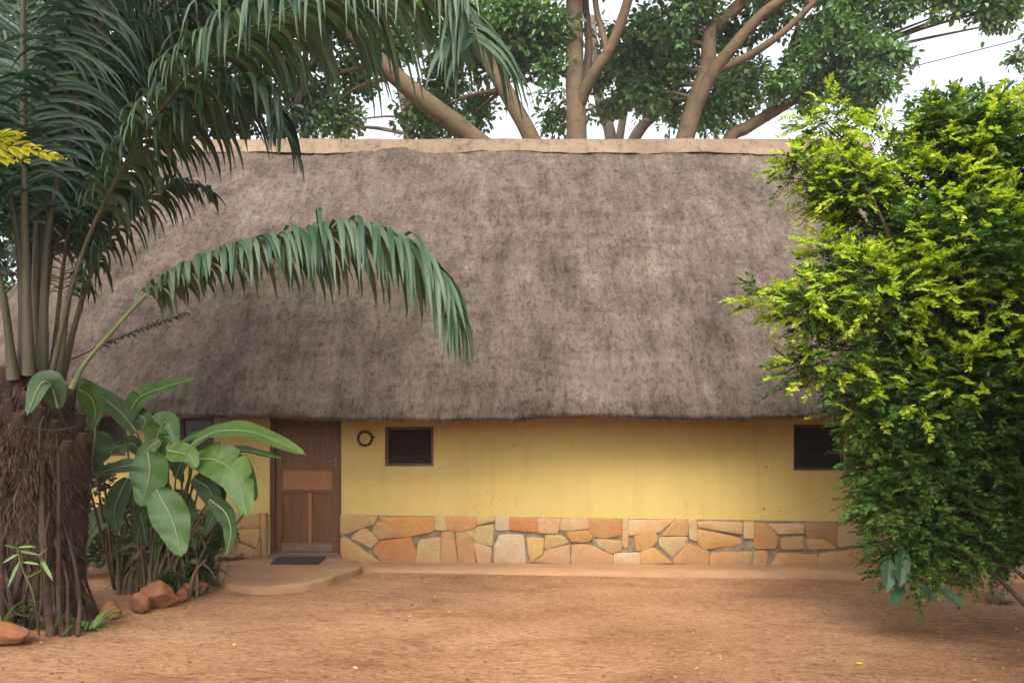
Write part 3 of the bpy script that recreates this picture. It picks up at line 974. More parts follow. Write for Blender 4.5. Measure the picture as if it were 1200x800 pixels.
mb = MB()
q = [on_plane(316, 661, .034), on_plane(373, 661.5, .034), on_plane(384, 652.5, .034), on_plane(325, 652, .034)]
n_u, n_v = 34, 14
grid = []
for j in range(n_v + 1):
    for i in range(n_u + 1):
        a = q[0].lerp(q[1], i / n_u); b = q[3].lerp(q[2], i / n_u)
        p_ = a.lerp(b, j / n_v)
        edge_ = min(i, j, n_u - i, n_v - j)
        z_ = SZ + .010 + (.016 if edge_ > 0 else 0) + .004 * fbm1(p_.x * 20, p_.y * 20) + .006 * fbm1(p_.x * 3, p_.y * 3)
        grid.append((p_.x + .006 * fbm1(p_.x * 12, p_.y * 12, 3), p_.y, z_))
F = [(j * (n_u + 1) + i, j * (n_u + 1) + i + 1, (j + 1) * (n_u + 1) + i + 1, (j + 1) * (n_u + 1) + i) for j in range(n_v) for i in range(n_u)]
mb.add(grid, F, 0, True)
o = mb.build('doormat', M_MAT)
tag(o, 'flat dark brown doormat lying on the step before the wooden door', 'doormat')


# ------------------------------------------------------------------ rocks
def rock(name, label, px0, px1, py0, py1, mat, seed, group=None, cat='stone', flat=1.0, cuts=15):
    """a rock that fills the photo box px0..px1, py0..py1 and sits on the ground"""
    rr = random.Random(seed)
    g = G((px0 + px1) / 2, py1)
    d = g.y
    sx = (px1 - px0) / FPX * d / 2
    sz = (py1 - py0) / FPX * d / 2
    sy = (sx + sz) / 2 * flat
    bm = bmesh.new()
    bmesh.ops.create_icosphere(bm, subdivisions=4, radius=1.0)
    planes = []
    for _ in range(cuts):
        n = Vector((rr.uniform(-1, 1), rr.uniform(-1, 1), rr.uniform(-.7, 1))).normalized()
        planes.append((n, rr.uniform(.48, .82)))
    for v_ in bm.verts:
        p_ = v_.co.copy()
        for n, dd in planes:
            e = p_.dot(n) - dd
            if e > 0:
                p_ -= n * e * .92
        v_.co = p_
    co = np.array([v_.co[:] for v_ in bm.verts])
    nz = fbm(co * 2.6 + seed * 3.1, 5, .6)
    co = co * (1 + .20 * nz[:, None])
    lo, hi = co.min(0), co.max(0)
    co = (co - (lo + hi) / 2) / ((hi - lo) / 2)
    for v_, c_ in zip(bm.verts, co):
        v_.co = Vector((c_[0] * sx, c_[1] * sy, c_[2] * sz))
    for f_ in bm.faces:
        f_.smooth = True
    me = bpy.data.meshes.new(name)
    bm.to_mesh(me); bm.free()
    me.materials.append(mat)
    o = bpy.data.objects.new(name, me)
    COL.objects.link(o)
    o.location = (g.x, g.y + sy * .55, g.z + sz * .93)
    return tag(o, label, cat, group)


GR = 'rough terracotta stones edging the plant bed'
rock('edging_stone', 'small square terracotta stone, leftmost of the row beside the spiky grass tuft', 116, 141, 704, 725, M_ROCK, 1, GR)
rock('edging_stone', 'rounded terracotta stone second from the spiky grass tuft in the row', 145, 174, 694, 719, M_ROCK, 2, GR)
rock('edging_stone', 'largest and tallest terracotta stone in the middle of the row edging the bed', 162, 206, 681, 713, M_ROCK, 3, GR)
rock('edging_stone', 'tiny flat terracotta chip leaning beside the row of edging stones', 205, 219, 689, 706, M_ROCK, 4, GR)
rock('edging_stone', 'long terracotta stone nearest the doorstep, last in the row of edging stones', 208, 241, 676, 698, M_ROCK, 5, GR)
rock('edging_stone', 'large pale topped orange block at the left edge beside the palm roots', -40, 31, 728, 758, M_ROCK, 6, GR, flat=.8)
rock('stone', 'rounded orange stone at the back of the doorstep beside the stone base', 247, 281, 641, 661, M_ROCKTAN, 7)
rock('stone', 'dark brown rock under the right bush at the end of the ledge', 1070, 1101, 655, 684, M_ROCKTAN, 8)
rock('stone', 'long low pale slab lying under the bush right of the brown rock', 1098, 1150, 667, 685, M_ROCKTAN, 9, flat=1.2)
rock('stone', 'low tan rock half buried below the dark branch at right', 1158, 1194, 690, 708, M_ROCKTAN, 10)


# ------------------------------------------------------------------ palm
UP = Vector((0, 0, 1))


def frond(parent, path, r0, r1, nleaf, Lmax, width, start=.3, hang=.35, mat=None, prof='mid', sidebias=0.0, rmat=None, fwd=.55, seed=0, segs=7, back=0.85):
    rr = random.Random(seed)
    pts = smooth_path(path, 40)
    mb = MB()
    n = len(pts)
    mb.tube(pts, [(r0 + (r1 - r0) * (i / (n - 1)) ** .7) * (.82 + .35 * max(0, 1 - i / 4)) for i in range(n)], 10, 0, .05)
    fr = mb.build('frond', rmat or M_PETIOLE, parent)
    lm = MB()
    cum = [0]
    for a, b in zip(pts[:-1], pts[1:]):
        cum.append(cum[-1] + (b - a).length)
    tot = cum[-1]

    def at(t):
        s = t * tot
        for i in range(n - 1):
            if cum[i + 1] >= s:
                u = (s - cum[i]) / max(cum[i + 1] - cum[i], 1e-6)
                return pts[i].lerp(pts[i + 1], u), (pts[min(i + 2, n - 1)] - pts[max(i - 1, 0)]).normalized()
        return pts[-1], (pts[-1] - pts[-2]).normalized()
    VV, FF, off = [], [], 0
    for k in range(nleaf):
        t = start + (1 - start) * (k + rr.random() * .7) / nleaf
        p_, T = at(min(t, 1))
        u = (t - start) / (1 - start)
        if prof == 'mid':
            L = Lmax * (0.35 + 0.65 * math.sin(math.pi * min(1, (u * .8 + .14))) ** .8)
        elif prof == 'tip':
            L = Lmax * (0.42 + 0.58 * min(1, max(0, (u - .15) / .35)))
            L *= 1 - .35 * max(0, (u - .8) / .2)
        else:
            L = Lmax
        for sgn in (-1, 1):
            if rr.random() < .06:
                continue
            S = T.cross(UP)
            if S.length < .15:
                S = T.cross(Vector((0, 1, 0)))
            S.normalize()
            N = S.cross(T).normalized()
            d_ = (S * sgn * (back + rr.uniform(-.2, .2)) + T * (fwd + rr.uniform(-.2, .2)) + N * rr.uniform(.03, .4 if back > .7 else .2) + UP * sidebias).normalized()
            l_ = L * rr.uniform(.6, 1.18)
            w0 = width * rr.uniform(.75, 1.2)
            g = hang * rr.uniform(.6, 1.5)
            pos = p_ + S * sgn * r1
            step = l_ / segs
            ring = []
            for q in range(segs + 1):
                wv = T - d_ * T.dot(d_)
                wv = wv.normalized() if wv.length > .1 else S
                nn = d_.cross(wv)
                f_ = q / segs
                w_ = w0 * (0.35 + 2.2 * f_ if f_ < .3 else 1.0 * (1 - ((f_ - .3) / .7) ** 2.2) + .02)
                fold = .22 * w_
                ring += [pos - wv * w_ * .5 + nn * fold, pos, pos + wv * w_ * .5 + nn * fold]
                pos = pos + d_ * step
                d_ = (d_ + Vector((rr.uniform(-.09, .09), rr.uniform(-.09, .09), -g * (0.55 + .9 * f_)))).normalized()
            VV += [v_[:] for v_ in ring]
            for q in range(segs):
                a = off + q * 3
                FF += [(a, a + 1, a + 4, a + 3), (a + 1, a + 2, a + 5, a + 4)]
            off += len(ring)
    lm.add(VV, FF, 0, True)
    lm.build('leaflets', mat or M_PALMLEAF, fr)
    return fr


PD = 6.9
pg = G(38, 738)
palm = thing('palm_tree', 'big feathery palm with thick shaggy brown trunk beside the house', 'palm', pg)
# trunk
mb = MB()
nz_, na = 170, 180
zz = np.linspace(pg.z - .25, 2.25, nz_)
prof_z = [-.4, 0, .25, .6, 1.0, 1.35, 1.6, 1.85, 2.05, 2.25]
prof_r = [.46, .41, .37, .36, .38, .42, .42, .35, .28, .23]
tc = P(20, 500, PD)
V = []
for z in zz:
    r = np.interp(z, prof_z, prof_r)
    for k in range(na):
        a = 2 * math.pi * k / na
        V.append((tc.x + .04 * math.sin(z * 2) + r * math.cos(a), PD + .25 + r * math.sin(a), z))
V = np.array(V)
c0 = np.stack([np.full(len(V), tc.x), np.full(len(V), PD + .25), V[:, 2]], -1)
dirs = V - c0
ang = np.arctan2(dirs[:, 1], dirs[:, 0])
flare = np.clip((.55 - V[:, 2]) / .6, 0, 1) * .22 * np.maximum(0, np.sin(ang * 5 + 1.0 + V[:, 2]))
nzv = .22 * fbm(V * np.array([3.2, 3.2, 2.2]), 3) + .13 * fbm(V * np.array([9, 9, 4.0]), 5, .65) - .10 * np.abs(fbm(V * np.array([14, 14, 2.5]), 3))
V = c0 + dirs * (1 + nzv + flare)[:, None]
F = [(r_ * na + k, r_ * na + (k + 1) % na, (r_ + 1) * na + (k + 1) % na, (r_ + 1) * na + k) for r_ in range(nz_ - 1) for k in range(na)]
mb.add(V, F, 0, True)
# stubs of old leaf bases, pointing up and out
rr = random.Random(3)
for k in range(120):
    z = .62 + 1.48 * k / 119 + rr.uniform(-.03, .03)
    a = (k * 2.39996) % (2 * math.pi)
    if not (math.pi * .93 < a or a < math.pi * .07):
        continue
    r = np.interp(z, prof_z, prof_r) * 1.0
    o_ = Vector((math.cos(a), math.sin(a), 0))
    tg = Vector((-math.sin(a), math.cos(a), 0))
    c_ = Vector((tc.x, PD + .25, z)) + o_ * r * .88
    L = rr.uniform(.16, .30)
    w0 = rr.uniform(.055, .10)
    V_, F_ = [], []
    ax_ = c_ - UP * .10
    dd = (UP + o_ * rr.uniform(.25, .6) + tg * rr.uniform(-.15, .15)).normalized()
    for q in range(7):
        u = q / 6
        ww = w0 * (1.25 - .75 * u) * (1 + rr.uniform(-.1, .1))
        th = ww * (.75 - .25 * u)
        for m_ in range(12):
            b_ = 2 * math.pi * m_ / 12
            rg = 1 + .12 * math.sin(b_ * 5 + k) + rr.uniform(-.08, .08)
            on = dd.cross(tg).normalized()
            V_.append((ax_ + tg * ww * rg * math.cos(b_) + on * th * rg * math.sin(b_))[:])
        ax_ = ax_ + dd * L / 5
        dd = (dd + UP * .12 + o_ * .02).normalized()
    F_ = [(q * 12 + m_, q * 12 + (m_ + 1) % 12, (q + 1) * 12 + (m_ + 1) % 12, (q + 1) * 12 + m_) for q in range(6) for m_ in range(12)]
    base_n = mb.n
    mb.add(V_, F_, 0, True)
    cc_ = np.mean(V_[-12:], axis=0)
    mb.add(V_[-12:] + [tuple(cc_)], [(m_, (m_ + 1) % 12, 12) for m_ in range(12)], 1)
# roots and buttresses leaning on the trunk foot
RT = []
for k in range(6):
    x0 = rr.uniform(-25, 80); y0 = rr.uniform(520, 640)
    x1 = x0 + (x0 - 24) * .15 + rr.uniform(-14, 14)
    RT.append(([(x0, y0), (x0 * .6 + x1 * .4 + rr.uniform(-8, 8), y0 * .6 + 738 * .4), (x1 + rr.uniform(-6, 6), 705), (x1, 742)], rr.uniform(.018, .045)))
for path, r in RT:
    pts = smooth_path([P(a, b, PD - .12 - .25 * (i / len(path))) for i, (a, b) in enumerate(path)], 16)
    pts.append(pts[-1] + Vector((.01, -.03, -.25)))
    pts = smooth_path(pts, 60)
    t0_ = mb.n
    mb.tube(pts, [r * (.40 + .45 * i / 59 + .05 * math.sin(i * .45)) for i in range(60)], 20, 0, 0)
    vv_ = mb.v[-3]
    cc_ = np.repeat(np.array([p_[:] for p_ in pts]), 20, axis=0)
    k_ = .35 * fbm(vv_ * np.array([12, 12, 5.]), 5, .65) - .3 * np.abs(fbm(vv_ * np.array([22, 22, 3.]), 3))
    mb.v[-3] = cc_ + (vv_ - cc_) * (1.15 + k_)[:, None]
mb.build('trunk', [M_PALMBARK, M_CUT], palm)
mb = MB()
# thin aerial roots matted down the trunk foot
for k in range(45):
    a = rr.uniform(math.pi * .95, math.pi * 2.05)
    z0 = rr.uniform(.25, 1.15); n_ = 12
    pp = []
    for q in range(n_):
        z = z0 + (-.12 - z0) * q / (n_ - 1)
        r = float(np.interp(z, prof_z, prof_r)) * (1.0 + .25 * max(0, .5 - z)) * (1.04 + .12 * fbm1(a * 3, z * 3)) + .03
        a += rr.uniform(-.05, .05)
        pp.append(Vector((tc.x + r * math.cos(a), PD + .25 + r * math.sin(a), z)))
    w0 = rr.uniform(.008, .026)
    mb.tube(pp, [w0 * rr.uniform(.8, 1.2) for _ in range(n_)], 7, 0, .25)
mb.build('root', M_PALMBARK, palm)
# shaggy fibre
mb = MB()
VV, FF = [], []
for k in range(11000):
    z = rr.uniform(.0, 2.1)
    if fbm1(z * 2.5, k % 7, 3.3) < -.25 and rr.random() < .7:
        continue
    a = rr.uniform(math.pi * .92, math.pi * 2.08)
    r = float(np.interp(z, prof_z, prof_r)) * rr.uniform(.98, 1.16)
    b = Vector((tc.x + r * math.cos(a), PD + .25 + r * math.sin(a), z))
    o_ = Vector((math.cos(a), math.sin(a), 0))
    tg = Vector((-math.sin(a), math.cos(a), 0))
    L = rr.uniform(.04, .15)
    d_ = (o_ * rr.uniform(.1, .9) + tg * rr.uniform(-.7, .7) + UP * rr.uniform(-1.2, .3)).normalized()
    p1 = b + d_ * L * .5
    p2 = p1 + (d_ + UP * -.7).normalized() * L * .5
    w_ = tg * rr.uniform(.002, .006)
    i0 = len(VV)
    VV += [(b - w_)[:], (b + w_)[:], (p1 + w_ * .8)[:], (p1 - w_ * .8)[:], (p2 + w_ * .3)[:], (p2 - w_ * .3)[:]]
    FF += [(i0, i0 + 1, i0 + 2, i0 + 3), (i0 + 3, i0 + 2, i0 + 4, i0 + 5)]
mb.add(VV, FF)
for path in ([(10, 512), (22, 490), (40, 478)], [(46, 525), (47, 500), (52, 487)], [(0, 690), (14, 716), (36, 722)], [(50, 600), (54, 660), (44, 735)], [(2, 520), (26, 500), (60, 505), (88, 500)], [(58, 600), (50, 650), (48, 712)]):
    pts = smooth_path([P(a, b, PD - .36) for a, b in path], 10)
    mb.tube(pts, .009, 5)
mb.build('fibre', M_FIBRE, palm)


def PT(l, d0, d1):
    n = len(l) - 1
    return [P(a, b, d0 + (d1 - d0) * i / n) for i, (a, b) in enumerate(l)]


# low arching frond over the roof
frond(palm, PT([(84, 455), (100, 425), (130, 390), (165, 352), (200, 325), (240, 305), (285, 290), (340, 279), (395, 268), (445, 274), (488, 294), (515, 325), (527, 358)], PD - .2, 6.5),
      .026, .007, 150, .90, .048, start=.26, hang=.62, mat=M_PALMNEAR, prof='tip', rmat=M_RACHIS, fwd=.35, seed=1, back=.5)
# fronds arching over the top of the picture
frond(palm, PT([(60, 440), (92, 310), (135, 212), (190, 128), (250, 62), (330, 14), (400, -14), (455, -30), (510, -26), (548, 10), (560, 50)], PD, 5.9), .024, .007, 180, 1.10, .042, .25, .50, M_PALMNEAR, 'tip', fwd=.35, seed=2, back=.6)
frond(palm, PT([(50, 440), (57, 270), (92, 120), (128, 0), (175, -110), (250, -170), (340, -170), (420, -110)], PD + .1, 6.6), .042, .012, 145, 1.0, 0.036, .22, .40, seed=3)
frond(palm, PT([(34, 440), (29, 250), (27, 60), (26, -90), (5, -230), (-60, -300)], PD - .1, 6.2), .048, .012, 130, 1.0, 0.036, .3, .4, seed=4)
frond(palm, PT([(42, 440), (44, 280), (62, 110), (100, -40), (170, -140), (260, -170)], PD + .2, 7.6), .042, .012, 145, 1.0, 0.036, .25, .35, seed=5)
frond(palm, PT([(68, 445), (84, 335), (122, 240), (175, 168), (240, 122), (290, 104), (318, 122), (330, 150)], PD + .15, 6.9), .034, .009, 95, .75, .045, .3, .5, seed=6, prof='tip')
frond(palm, PT([(72, 445), (98, 345), (124, 285), (160, 240), (205, 215), (245, 222)], PD + .3, 7.4), .035, .008, 70, .55, .034, .3, .45, seed=7)
frond(palm, PT([(38, 440), (62, 210), (140, 60), (250, -25), (360, -30), (440, 40)], PD + .3, 8.2), .05, .012, 145, 1.0, 0.036, .25, .4, seed=8)
frond(palm, PT([(28, 440), (18, 260), (-30, 100), (-110, 0), (-200, -10)], PD, 6.8), .045, .012, 116, 1.0, 0.036, .3, .4, seed=9)
frond(palm, PT([(16, 445), (0, 330), (-40, 230), (-110, 180), (-190, 200)], PD - .1, 6.4), .05, .010, 70, .9, .045, .35, .4, seed=10)
frond(palm, PT([(40, 440), (50, 190), (90, 40), (160, -50), (250, -60), (320, 0), (350, 60)], PD + .4, 8.6), .05, .012, 159, 1.0, 0.040, .25, .4, seed=11)
frond(palm, PT([(30, 440), (24, 200), (50, 30), (110, -60), (180, -70)], PD + .4, 8.8), .05, .012, 130, 1.0, 0.040, .25, .35, seed=12)
frond(palm, PT([(36, 440), (30, 240), (10, 60), (-20, -40), (-80, -90)], PD + .5, 8.6), .05, .012, 130, 1.0, 0.040, .25, .35, seed=13)
frond(palm, PT([(44, 440), (60, 240), (110, 110), (185, 40), (270, 20), (330, 60)], PD + .5, 8.4), .045, .010, 100, .9, .05, .25, .45, seed=14)
frond(palm, PT([(48, 435), (56, 330), (72, 230), (100, 150), (150, 100), (210, 100)], PD + .6, 8.2), .04, .010, 90, .85, .045, .3, .5, seed=15)
frond(palm, PT([(62, 430), (72, 330), (84, 250), (100, 190), (125, 160)], PD + .5, 7.6), .03, .008, 60, .42, .014, .3, .35, M_PALMDEAD, seed=16, rmat=M_DRYSTEM, prof='mid')
frond(palm, PT([(58, 430), (90, 418), (135, 398), (180, 380), (220, 366)], PD + .6, 8.0), .014, .005, 34, .16, .02, .3, .2, seed=17)

# ------------------------------------------------------------------ yellow leaf spray at the left edge, with an added shading crown
g = G(-190, 700)
sap = thing('spray_tree_added_crown', 'tree at the left edge with an added unseen shading crown, reaching in one bright yellow green lobed leaf spray', 'tree', g)
mb = MB()
mb.tube(smooth_path([g, g + Vector((.05, -.2, 2.2)), Vector((-5.2, 3.6, 5.2)), Vector((-5.0, 1.4, 8.6))], 24), [.2 - .004 * i for i in range(24)], 12, 0, .08)
for q in ((-6.4, 1.8, 8.2), (-4.2, -.2, 8.8), (-5.4, -1.2, 9.0)):  # limbs added to carry the unseen crown
    mb.tube(smooth_path([Vector((-5.2, 3.6, 5.2)), Vector((-4.7, 2.6, 6.9)), Vector(q)], 12), [.09 - .005 * i for i in range(12)], 8)
pts = smooth_path([g + Vector((.05, -.2, 1.2)), P(-190, 240, 6.1), P(-120, 170, 6.0), P(-40, 160, 5.95), P(14, 180, 5.9), P(27, 196, 5.9)], 40)
mb.tube(pts, [.03 - .024 * i / 39 for i in range(40)], 7)
mb.build('trunk', M_BARK, sap)
mb = MB()
def lobed(mb, a, b, w, n, rs):
    T = (b - a).normalized(); S = T.cross(Vector((0, -1, .35))).normalized()
    pos, tan, L = [], [], []
    for k in range(n):
        u = k / (n - 1)
        for s in (-1, 1):
            pos.append((a.lerp(b, u))[:]); tan.append((S * s * (1 - .5 * u) + T * (.5 + u)).normalized()[:]); L.append(w * (.5 + .8 * math.sin(math.pi * min(1, u + .15))) * rs.uniform(.8, 1.1))
    L = np.array(L)
    nn = np.tile(np.array([[0, -.45, .9]]), (len(L), 1)) + rng.normal(0, .12, (len(L), 3))
    add_leaves(mb, np.array(pos), np.array(tan), nn, L, L * .75, LEAF_BROAD)
rs = random.Random(2)
for a, b, w in (((-60, 168), (40, 172), .13), ((-30, 162), (58, 180), .12), ((-50, 178), (28, 188), .11), ((-20, 166), (24, 158), .10), ((44, 178), (76, 186), .05), ((-90, 160), (-20, 190), .14), ((-140, 165), (-80, 190), .14)):
    lobed(mb, P(*a, 5.95), P(*b, 5.9), w, 9, rs)
mb.build('leaf', M_YELLEAF, sap)
mb = MB()
r2 = np.random.default_rng(91)
for (cx, cy, cz, r) in ((-5.0, 1.6, 8.8, 1.9), (-4.2, -.2, 9.2, 2.0), (-5.8, .2, 9.0, 2.2), (-4.0, -1.8, 9.4, 1.8), (-5.4, -1.6, 9.6, 2.2), (-6.6, 1.8, 8.6, 1.8)):
    n = 1500
    dd = norm(r2.normal(0, 1, (n, 3)))
    p_ = np.array([cx, cy, cz]) + dd * (r * r2.random((n, 1)) ** .5) * np.array([1, 1, .7])
    l_ = r2.uniform(.14, .26, n)
    add_leaves(mb, p_, dd + np.array([0, 0, -.3]) + r2.normal(0, .4, (n, 3)), np.array([0, 0, 1]) + r2.normal(0, .4, (n, 3)), l_, l_ * .55, LEAF_BROAD)
mb.build('crown', M_FIGLEAF, sap)  # crown added out of view to shade the palm

# ------------------------------------------------------------------ broad-leaf plant
BD = 7.9
bgp = G(190, 694)
plant = thing('broad_leaf_plant', 'broad leaved plant with big green paddle leaves beside the wooden door', 'plant', bgp)


def broad_leaf(spine, width, nhint, mat, dstart, dend, seed, torn=0, cup=.12):
    rr = random.Random(seed)
    n, m = 64, 13
    pts = smooth_path([P(a, b, dstart + (dend - dstart) * i / (len(spine) - 1)) for i, (a, b) in enumerate(spine)], n)
    w = width / FPX * dstart
    nh = Vector(nhint).normalized()
    V = []
    notch = {}
    for _ in range(torn):
        i0_ = rr.randint(16, 52); dp = rr.uniform(.3, .75); sd_ = rr.choice((-1, 1))
        for e_, kk in ((-1, .55), (0, 1), (1, .3)):
            notch[i0_ + e_] = (sd_, 1 - (1 - dp) * kk)
    for i, p_ in enumerate(pts):
        T = (pts[min(i + 1, n - 1)] - pts[max(i - 1, 0)]).normalized()
        S = T.cross(nh).normalized()
        N = S.cross(T).normalized()
        if N.dot(nh) < 0:
            N = -N
        u = i / (n - 1)
        hw = w * .5 * (math.sin(math.pi * min(1, u * .93 + .02) ** .72) ** .75 * 1.02 + .01) * (1 if u < .97 else .4)
        for j in range(m):
            s = (j / (m - 1)) * 2 - 1
            h = hw
            if i in notch and s * notch[i][0] > 0:
                h = hw * notch[i][1]
            wave = .035 * w * math.sin(u * 17 + s * 2 + seed) * abs(s) + .0016 * math.sin(u * 115 - abs(s) * 9)
            V.append((p_ + S * s * h + N * (cup * hw * (abs(s) ** 1.5 - .2) * 1.6 + wave))[:])
    F = [(i * m + j, i * m + j + 1, (i + 1) * m + j + 1, (i + 1) * m + j) for i in range(n - 1) for j in range(m - 1)]
    mb = MB()
    mb.add(V, F, 0, True)
    lf = mb.build('leaf', mat, plant)
    mb = MB()
    mb.tube([p_ + nh * .004 for p_ in pts[:-1]], [.0075 * (1 - .8 * i / n) + .001 for i in range(n - 1)], 5)
    mb.build('midrib', M_MIDRIB, lf)
    return pts[0]


A, Bp, Cb = M_BROADLEAF, M_BROADPALE, M_BROADBLUE
LV = [
    ([(222, 523), (255, 506), (300, 508), (358, 533)], 34, (0, -.55, .85), Bp, 7.9, 7.7, 1, 0),
    ([(228, 530), (270, 527), (300, 530), (332, 538)], 20, (0, -.35, .9), A, 8.0, 7.9, 2, 0),
    ([(173, 530), (176, 550), (173, 570), (165, 593)], 44, (.05, -1, .25), A, 7.7, 7.6, 3, 0),
    ([(183, 574), (197, 598), (206, 622), (212, 652)], 42, (.15, -1, .2), A, 7.6, 7.5, 4, 0),
    ([(228, 538), (255, 540), (278, 560), (290, 606)], 46, (-.15, -.85, .6), Bp, 7.8, 7.6, 5, 3),
    ([(246, 585), (264, 600), (271, 622), (266, 650)], 26, (-.5, -.9, .1), Cb, 7.9, 7.8, 6, 0),
    ([(112, 505), (110, 522), (108, 538), (109, 553)], 52, (0, -1, .2), Cb, 7.5, 7.4, 7, 0),
    ([(92, 456), (107, 466), (112, 486), (104, 510)], 32, (-.4, -.9, .2), Bp, 7.6, 7.5, 8, 0),
    ([(146, 498), (162, 468), (190, 455), (229, 443)], 28, (.1, -.8, .6), A, 7.9, 7.9, 9, 5),
    ([(160, 506), (140, 482), (115, 462), (84, 440)], 24, (.3, -.8, .55), Cb, 7.9, 7.6, 10, 0),
    ([(146, 488), (160, 486), (170, 492), (166, 506)], 20, (.3, -1, .2), Cb, 7.9, 7.9, 11, 1),
    ([(68, 478), (60, 452), (48, 450), (32, 486)], 30, (.1, -.9, .4), Cb, 6.75, 6.5, 12, 0),
    ([(168, 543), (148, 546), (130, 550), (104, 556)], 20, (0, -.8, .6), Cb, 7.9, 7.7, 13, 0),
    ([(188, 516), (176, 524), (166, 536), (160, 552)], 17, (.3, -.9, .3), A, 7.8, 7.7, 14, 0),
    ([(184, 528), (186, 506), (196, 496), (208, 526)], 32, (.1, -.9, .4), A, 7.9, 7.8, 15, 2),
    ([(196, 528), (208, 530), (222, 534), (230, 548)], 26, (.1, -.9, .5), Bp, 7.7, 7.6, 16, 0),
    ([(210, 520), (226, 512), (240, 508), (256, 512)], 14, (0, -.6, .8), A, 8.1, 8.1, 17, 0),
    ([(236, 548), (262, 540), (284, 552), (300, 586)], 30, (-.1, -.7, .7), A, 8.1, 8.0, 18, 2),
    ([(226, 560), (244, 572), (252, 596), (240, 628)], 26, (-.3, -.9, .2), Cb, 8.2, 8.1, 19, 0),
    ([(150, 560), (140, 580), (134, 600), (138, 624)], 24, (.2, -.9, .2), Cb, 8.2, 8.1, 20, 0),
    ([(206, 560), (214, 540), (220, 520), (234, 505)], 20, (-.2, -.9, .3), Cb, 8.2, 8.2, 21, 0),
]
rq = random.Random(5)
for k_ in range(14):
    bx, by = rq.uniform(130, 240), rq.uniform(520, 610)
    dx_, dy_ = rq.uniform(-50, 50), rq.uniform(-30, 50)
    LV.append(([(bx, by), (bx + dx_ * .4, by - 10 + dy_ * .2), (bx + dx_ * .8, by + dy_ * .5), (bx + dx_, by + dy_ + 12)], rq.uniform(14, 28), (rq.uniform(-.5, .5), -.9, rq.uniform(.1, .6)), rq.choice((A, Cb)), 8.3, 8.3, 40 + k_, rq.randint(0, 2)))
rr = random.Random(11)
for (sp, w, nh, m_, d0, d1, sdd, torn) in LV:
    b = broad_leaf(sp, w, nh, m_, d0, d1, sdd, torn)
    foot = bgp + Vector((rr.uniform(-.3, .25), rr.uniform(-.1, .25), -.02))
    if sdd in (7, 8, 12):
        foot = bgp + Vector((-.55, .1, -.02))
    midp = foot.lerp(b, .6) + Vector((rr.uniform(-.06, .06), .1, .12))
    mb = MB()
    mb.tube(smooth_path([foot, midp, b], 14), [.016 - .009 * i / 13 for i in range(14)], 6)
    mb.build('stem', M_DRYSTEM if sdd in (7, 8, 12) else M_STEM, plant)
mb = MB()
for k in range(170):
    f0 = bgp + Vector((rr.gauss(0, .20), rr.uniform(-.2, .3), -.02))
    lean = rr.uniform(-.25, .75)
    h = rr.uniform(.3, .9)
    tip = f0 + Vector((lean * h * .8, rr.uniform(-.1, .15), h))
    mid = f0.lerp(tip, .5) + Vector((-lean * .08, 0, .04))
    mb.tube(smooth_path([f0, mid, tip], 7), [.016, .014, .012, .01, .008, .006, .004] if k % 3 else [.024, .022, .02, .018, .014, .012, .01], 5, 0)
mb.build('dry_stalk', M_DRYSTEM, plant)
mb = MB()
pos = []
VV, FF = [], []
for k in range(110):   # withered hanging leaf ribbons round the clump
    f0 = bgp + Vector((rr.gauss(.05, .25), rr.uniform(-.15, .3), rr.uniform(.15, .8)))
    d_ = Vector((rr.uniform(-.5, .7), rr.uniform(-.5, .1), rr.uniform(-.2, .7))).normalized()
    w_ = rr.uniform(.010, .028); p_ = f0.copy(); i0 = len(VV); sv = d_.cross(Vector((rr.uniform(-1, 1), 1, 0))).normalized()
    for q in range(6):
        ww = w_ * (1 - q / 5.5)
        VV += [(p_ - sv * ww)[:], (p_ + sv * ww)[:]]
        p_ = p_ + d_ * rr.uniform(.05, .09)
        d_ = (d_ + Vector((0, 0, -.4))).normalized()
    FF += [(i0 + 2 * q, i0 + 2 * q + 1, i0 + 2 * q + 3, i0 + 2 * q + 2) for q in range(5)]
mb.add(VV, FF, 0, True)
mb.build('withered_leaf', M_PALMDEAD, plant)


# low leafy clump behind the edging stones
def low_clump(name, label, cat, cells, n, L, mat, seed):
    r2 = np.random.default_rng(seed)
    mb = MB()
    C = np.array([[*P(a, b, d), r] for a, b, d, r in cells])
    k = r2.integers(0, len(C), n)
    dirs = norm(r2.normal(0, 1, (n, 3)))
    pos = C[k, :3] + dirs * (C[k, 3:4] * r2.random((n, 1)) ** .5)
    tan = norm(dirs + np.array([0, -.3, .5]) + r2.normal(0, .5, (n, 3)))
    nn = norm(r2.normal(0, .6, (n, 3)) + np.array([0, -.4, 1]))
    l = r2.uniform(.6, 1.3, n) * L
    add_leaves(mb, pos, tan, nn, l, l * .42)
    return mb


g = G(215, 690)
t_o = thing('low_shrub', 'low dark green leafy shrub behind the edging stones and left of doorstep', 'shrub', g)
mb = low_clump('foliage', '', '', [(196, 680, 8.2, .08), (218, 672, 8.4, .11), (238, 668, 8.5, .12), (244, 640, 8.5, .15), (225, 640, 8.5, .16), (262, 628, 8.7, .14), (252, 610, 8.8, .16)], 4200, .05, 0, 5)
mb.build('foliage', M_LOWPLANT, t_o)
mb = MB()
for k in range(26):
    f0 = g + Vector((rr.uniform(-.35, .35), rr.uniform(.1, .5), 0))
    mb.tube([f0, f0 + Vector((rr.uniform(-.1, .1), 0, .25)), f0 + Vector((rr.uniform(-.2, .2), 0, .5))], [.007, .006, .003], 5)
mb.build('stem', M_STEM, t_o)


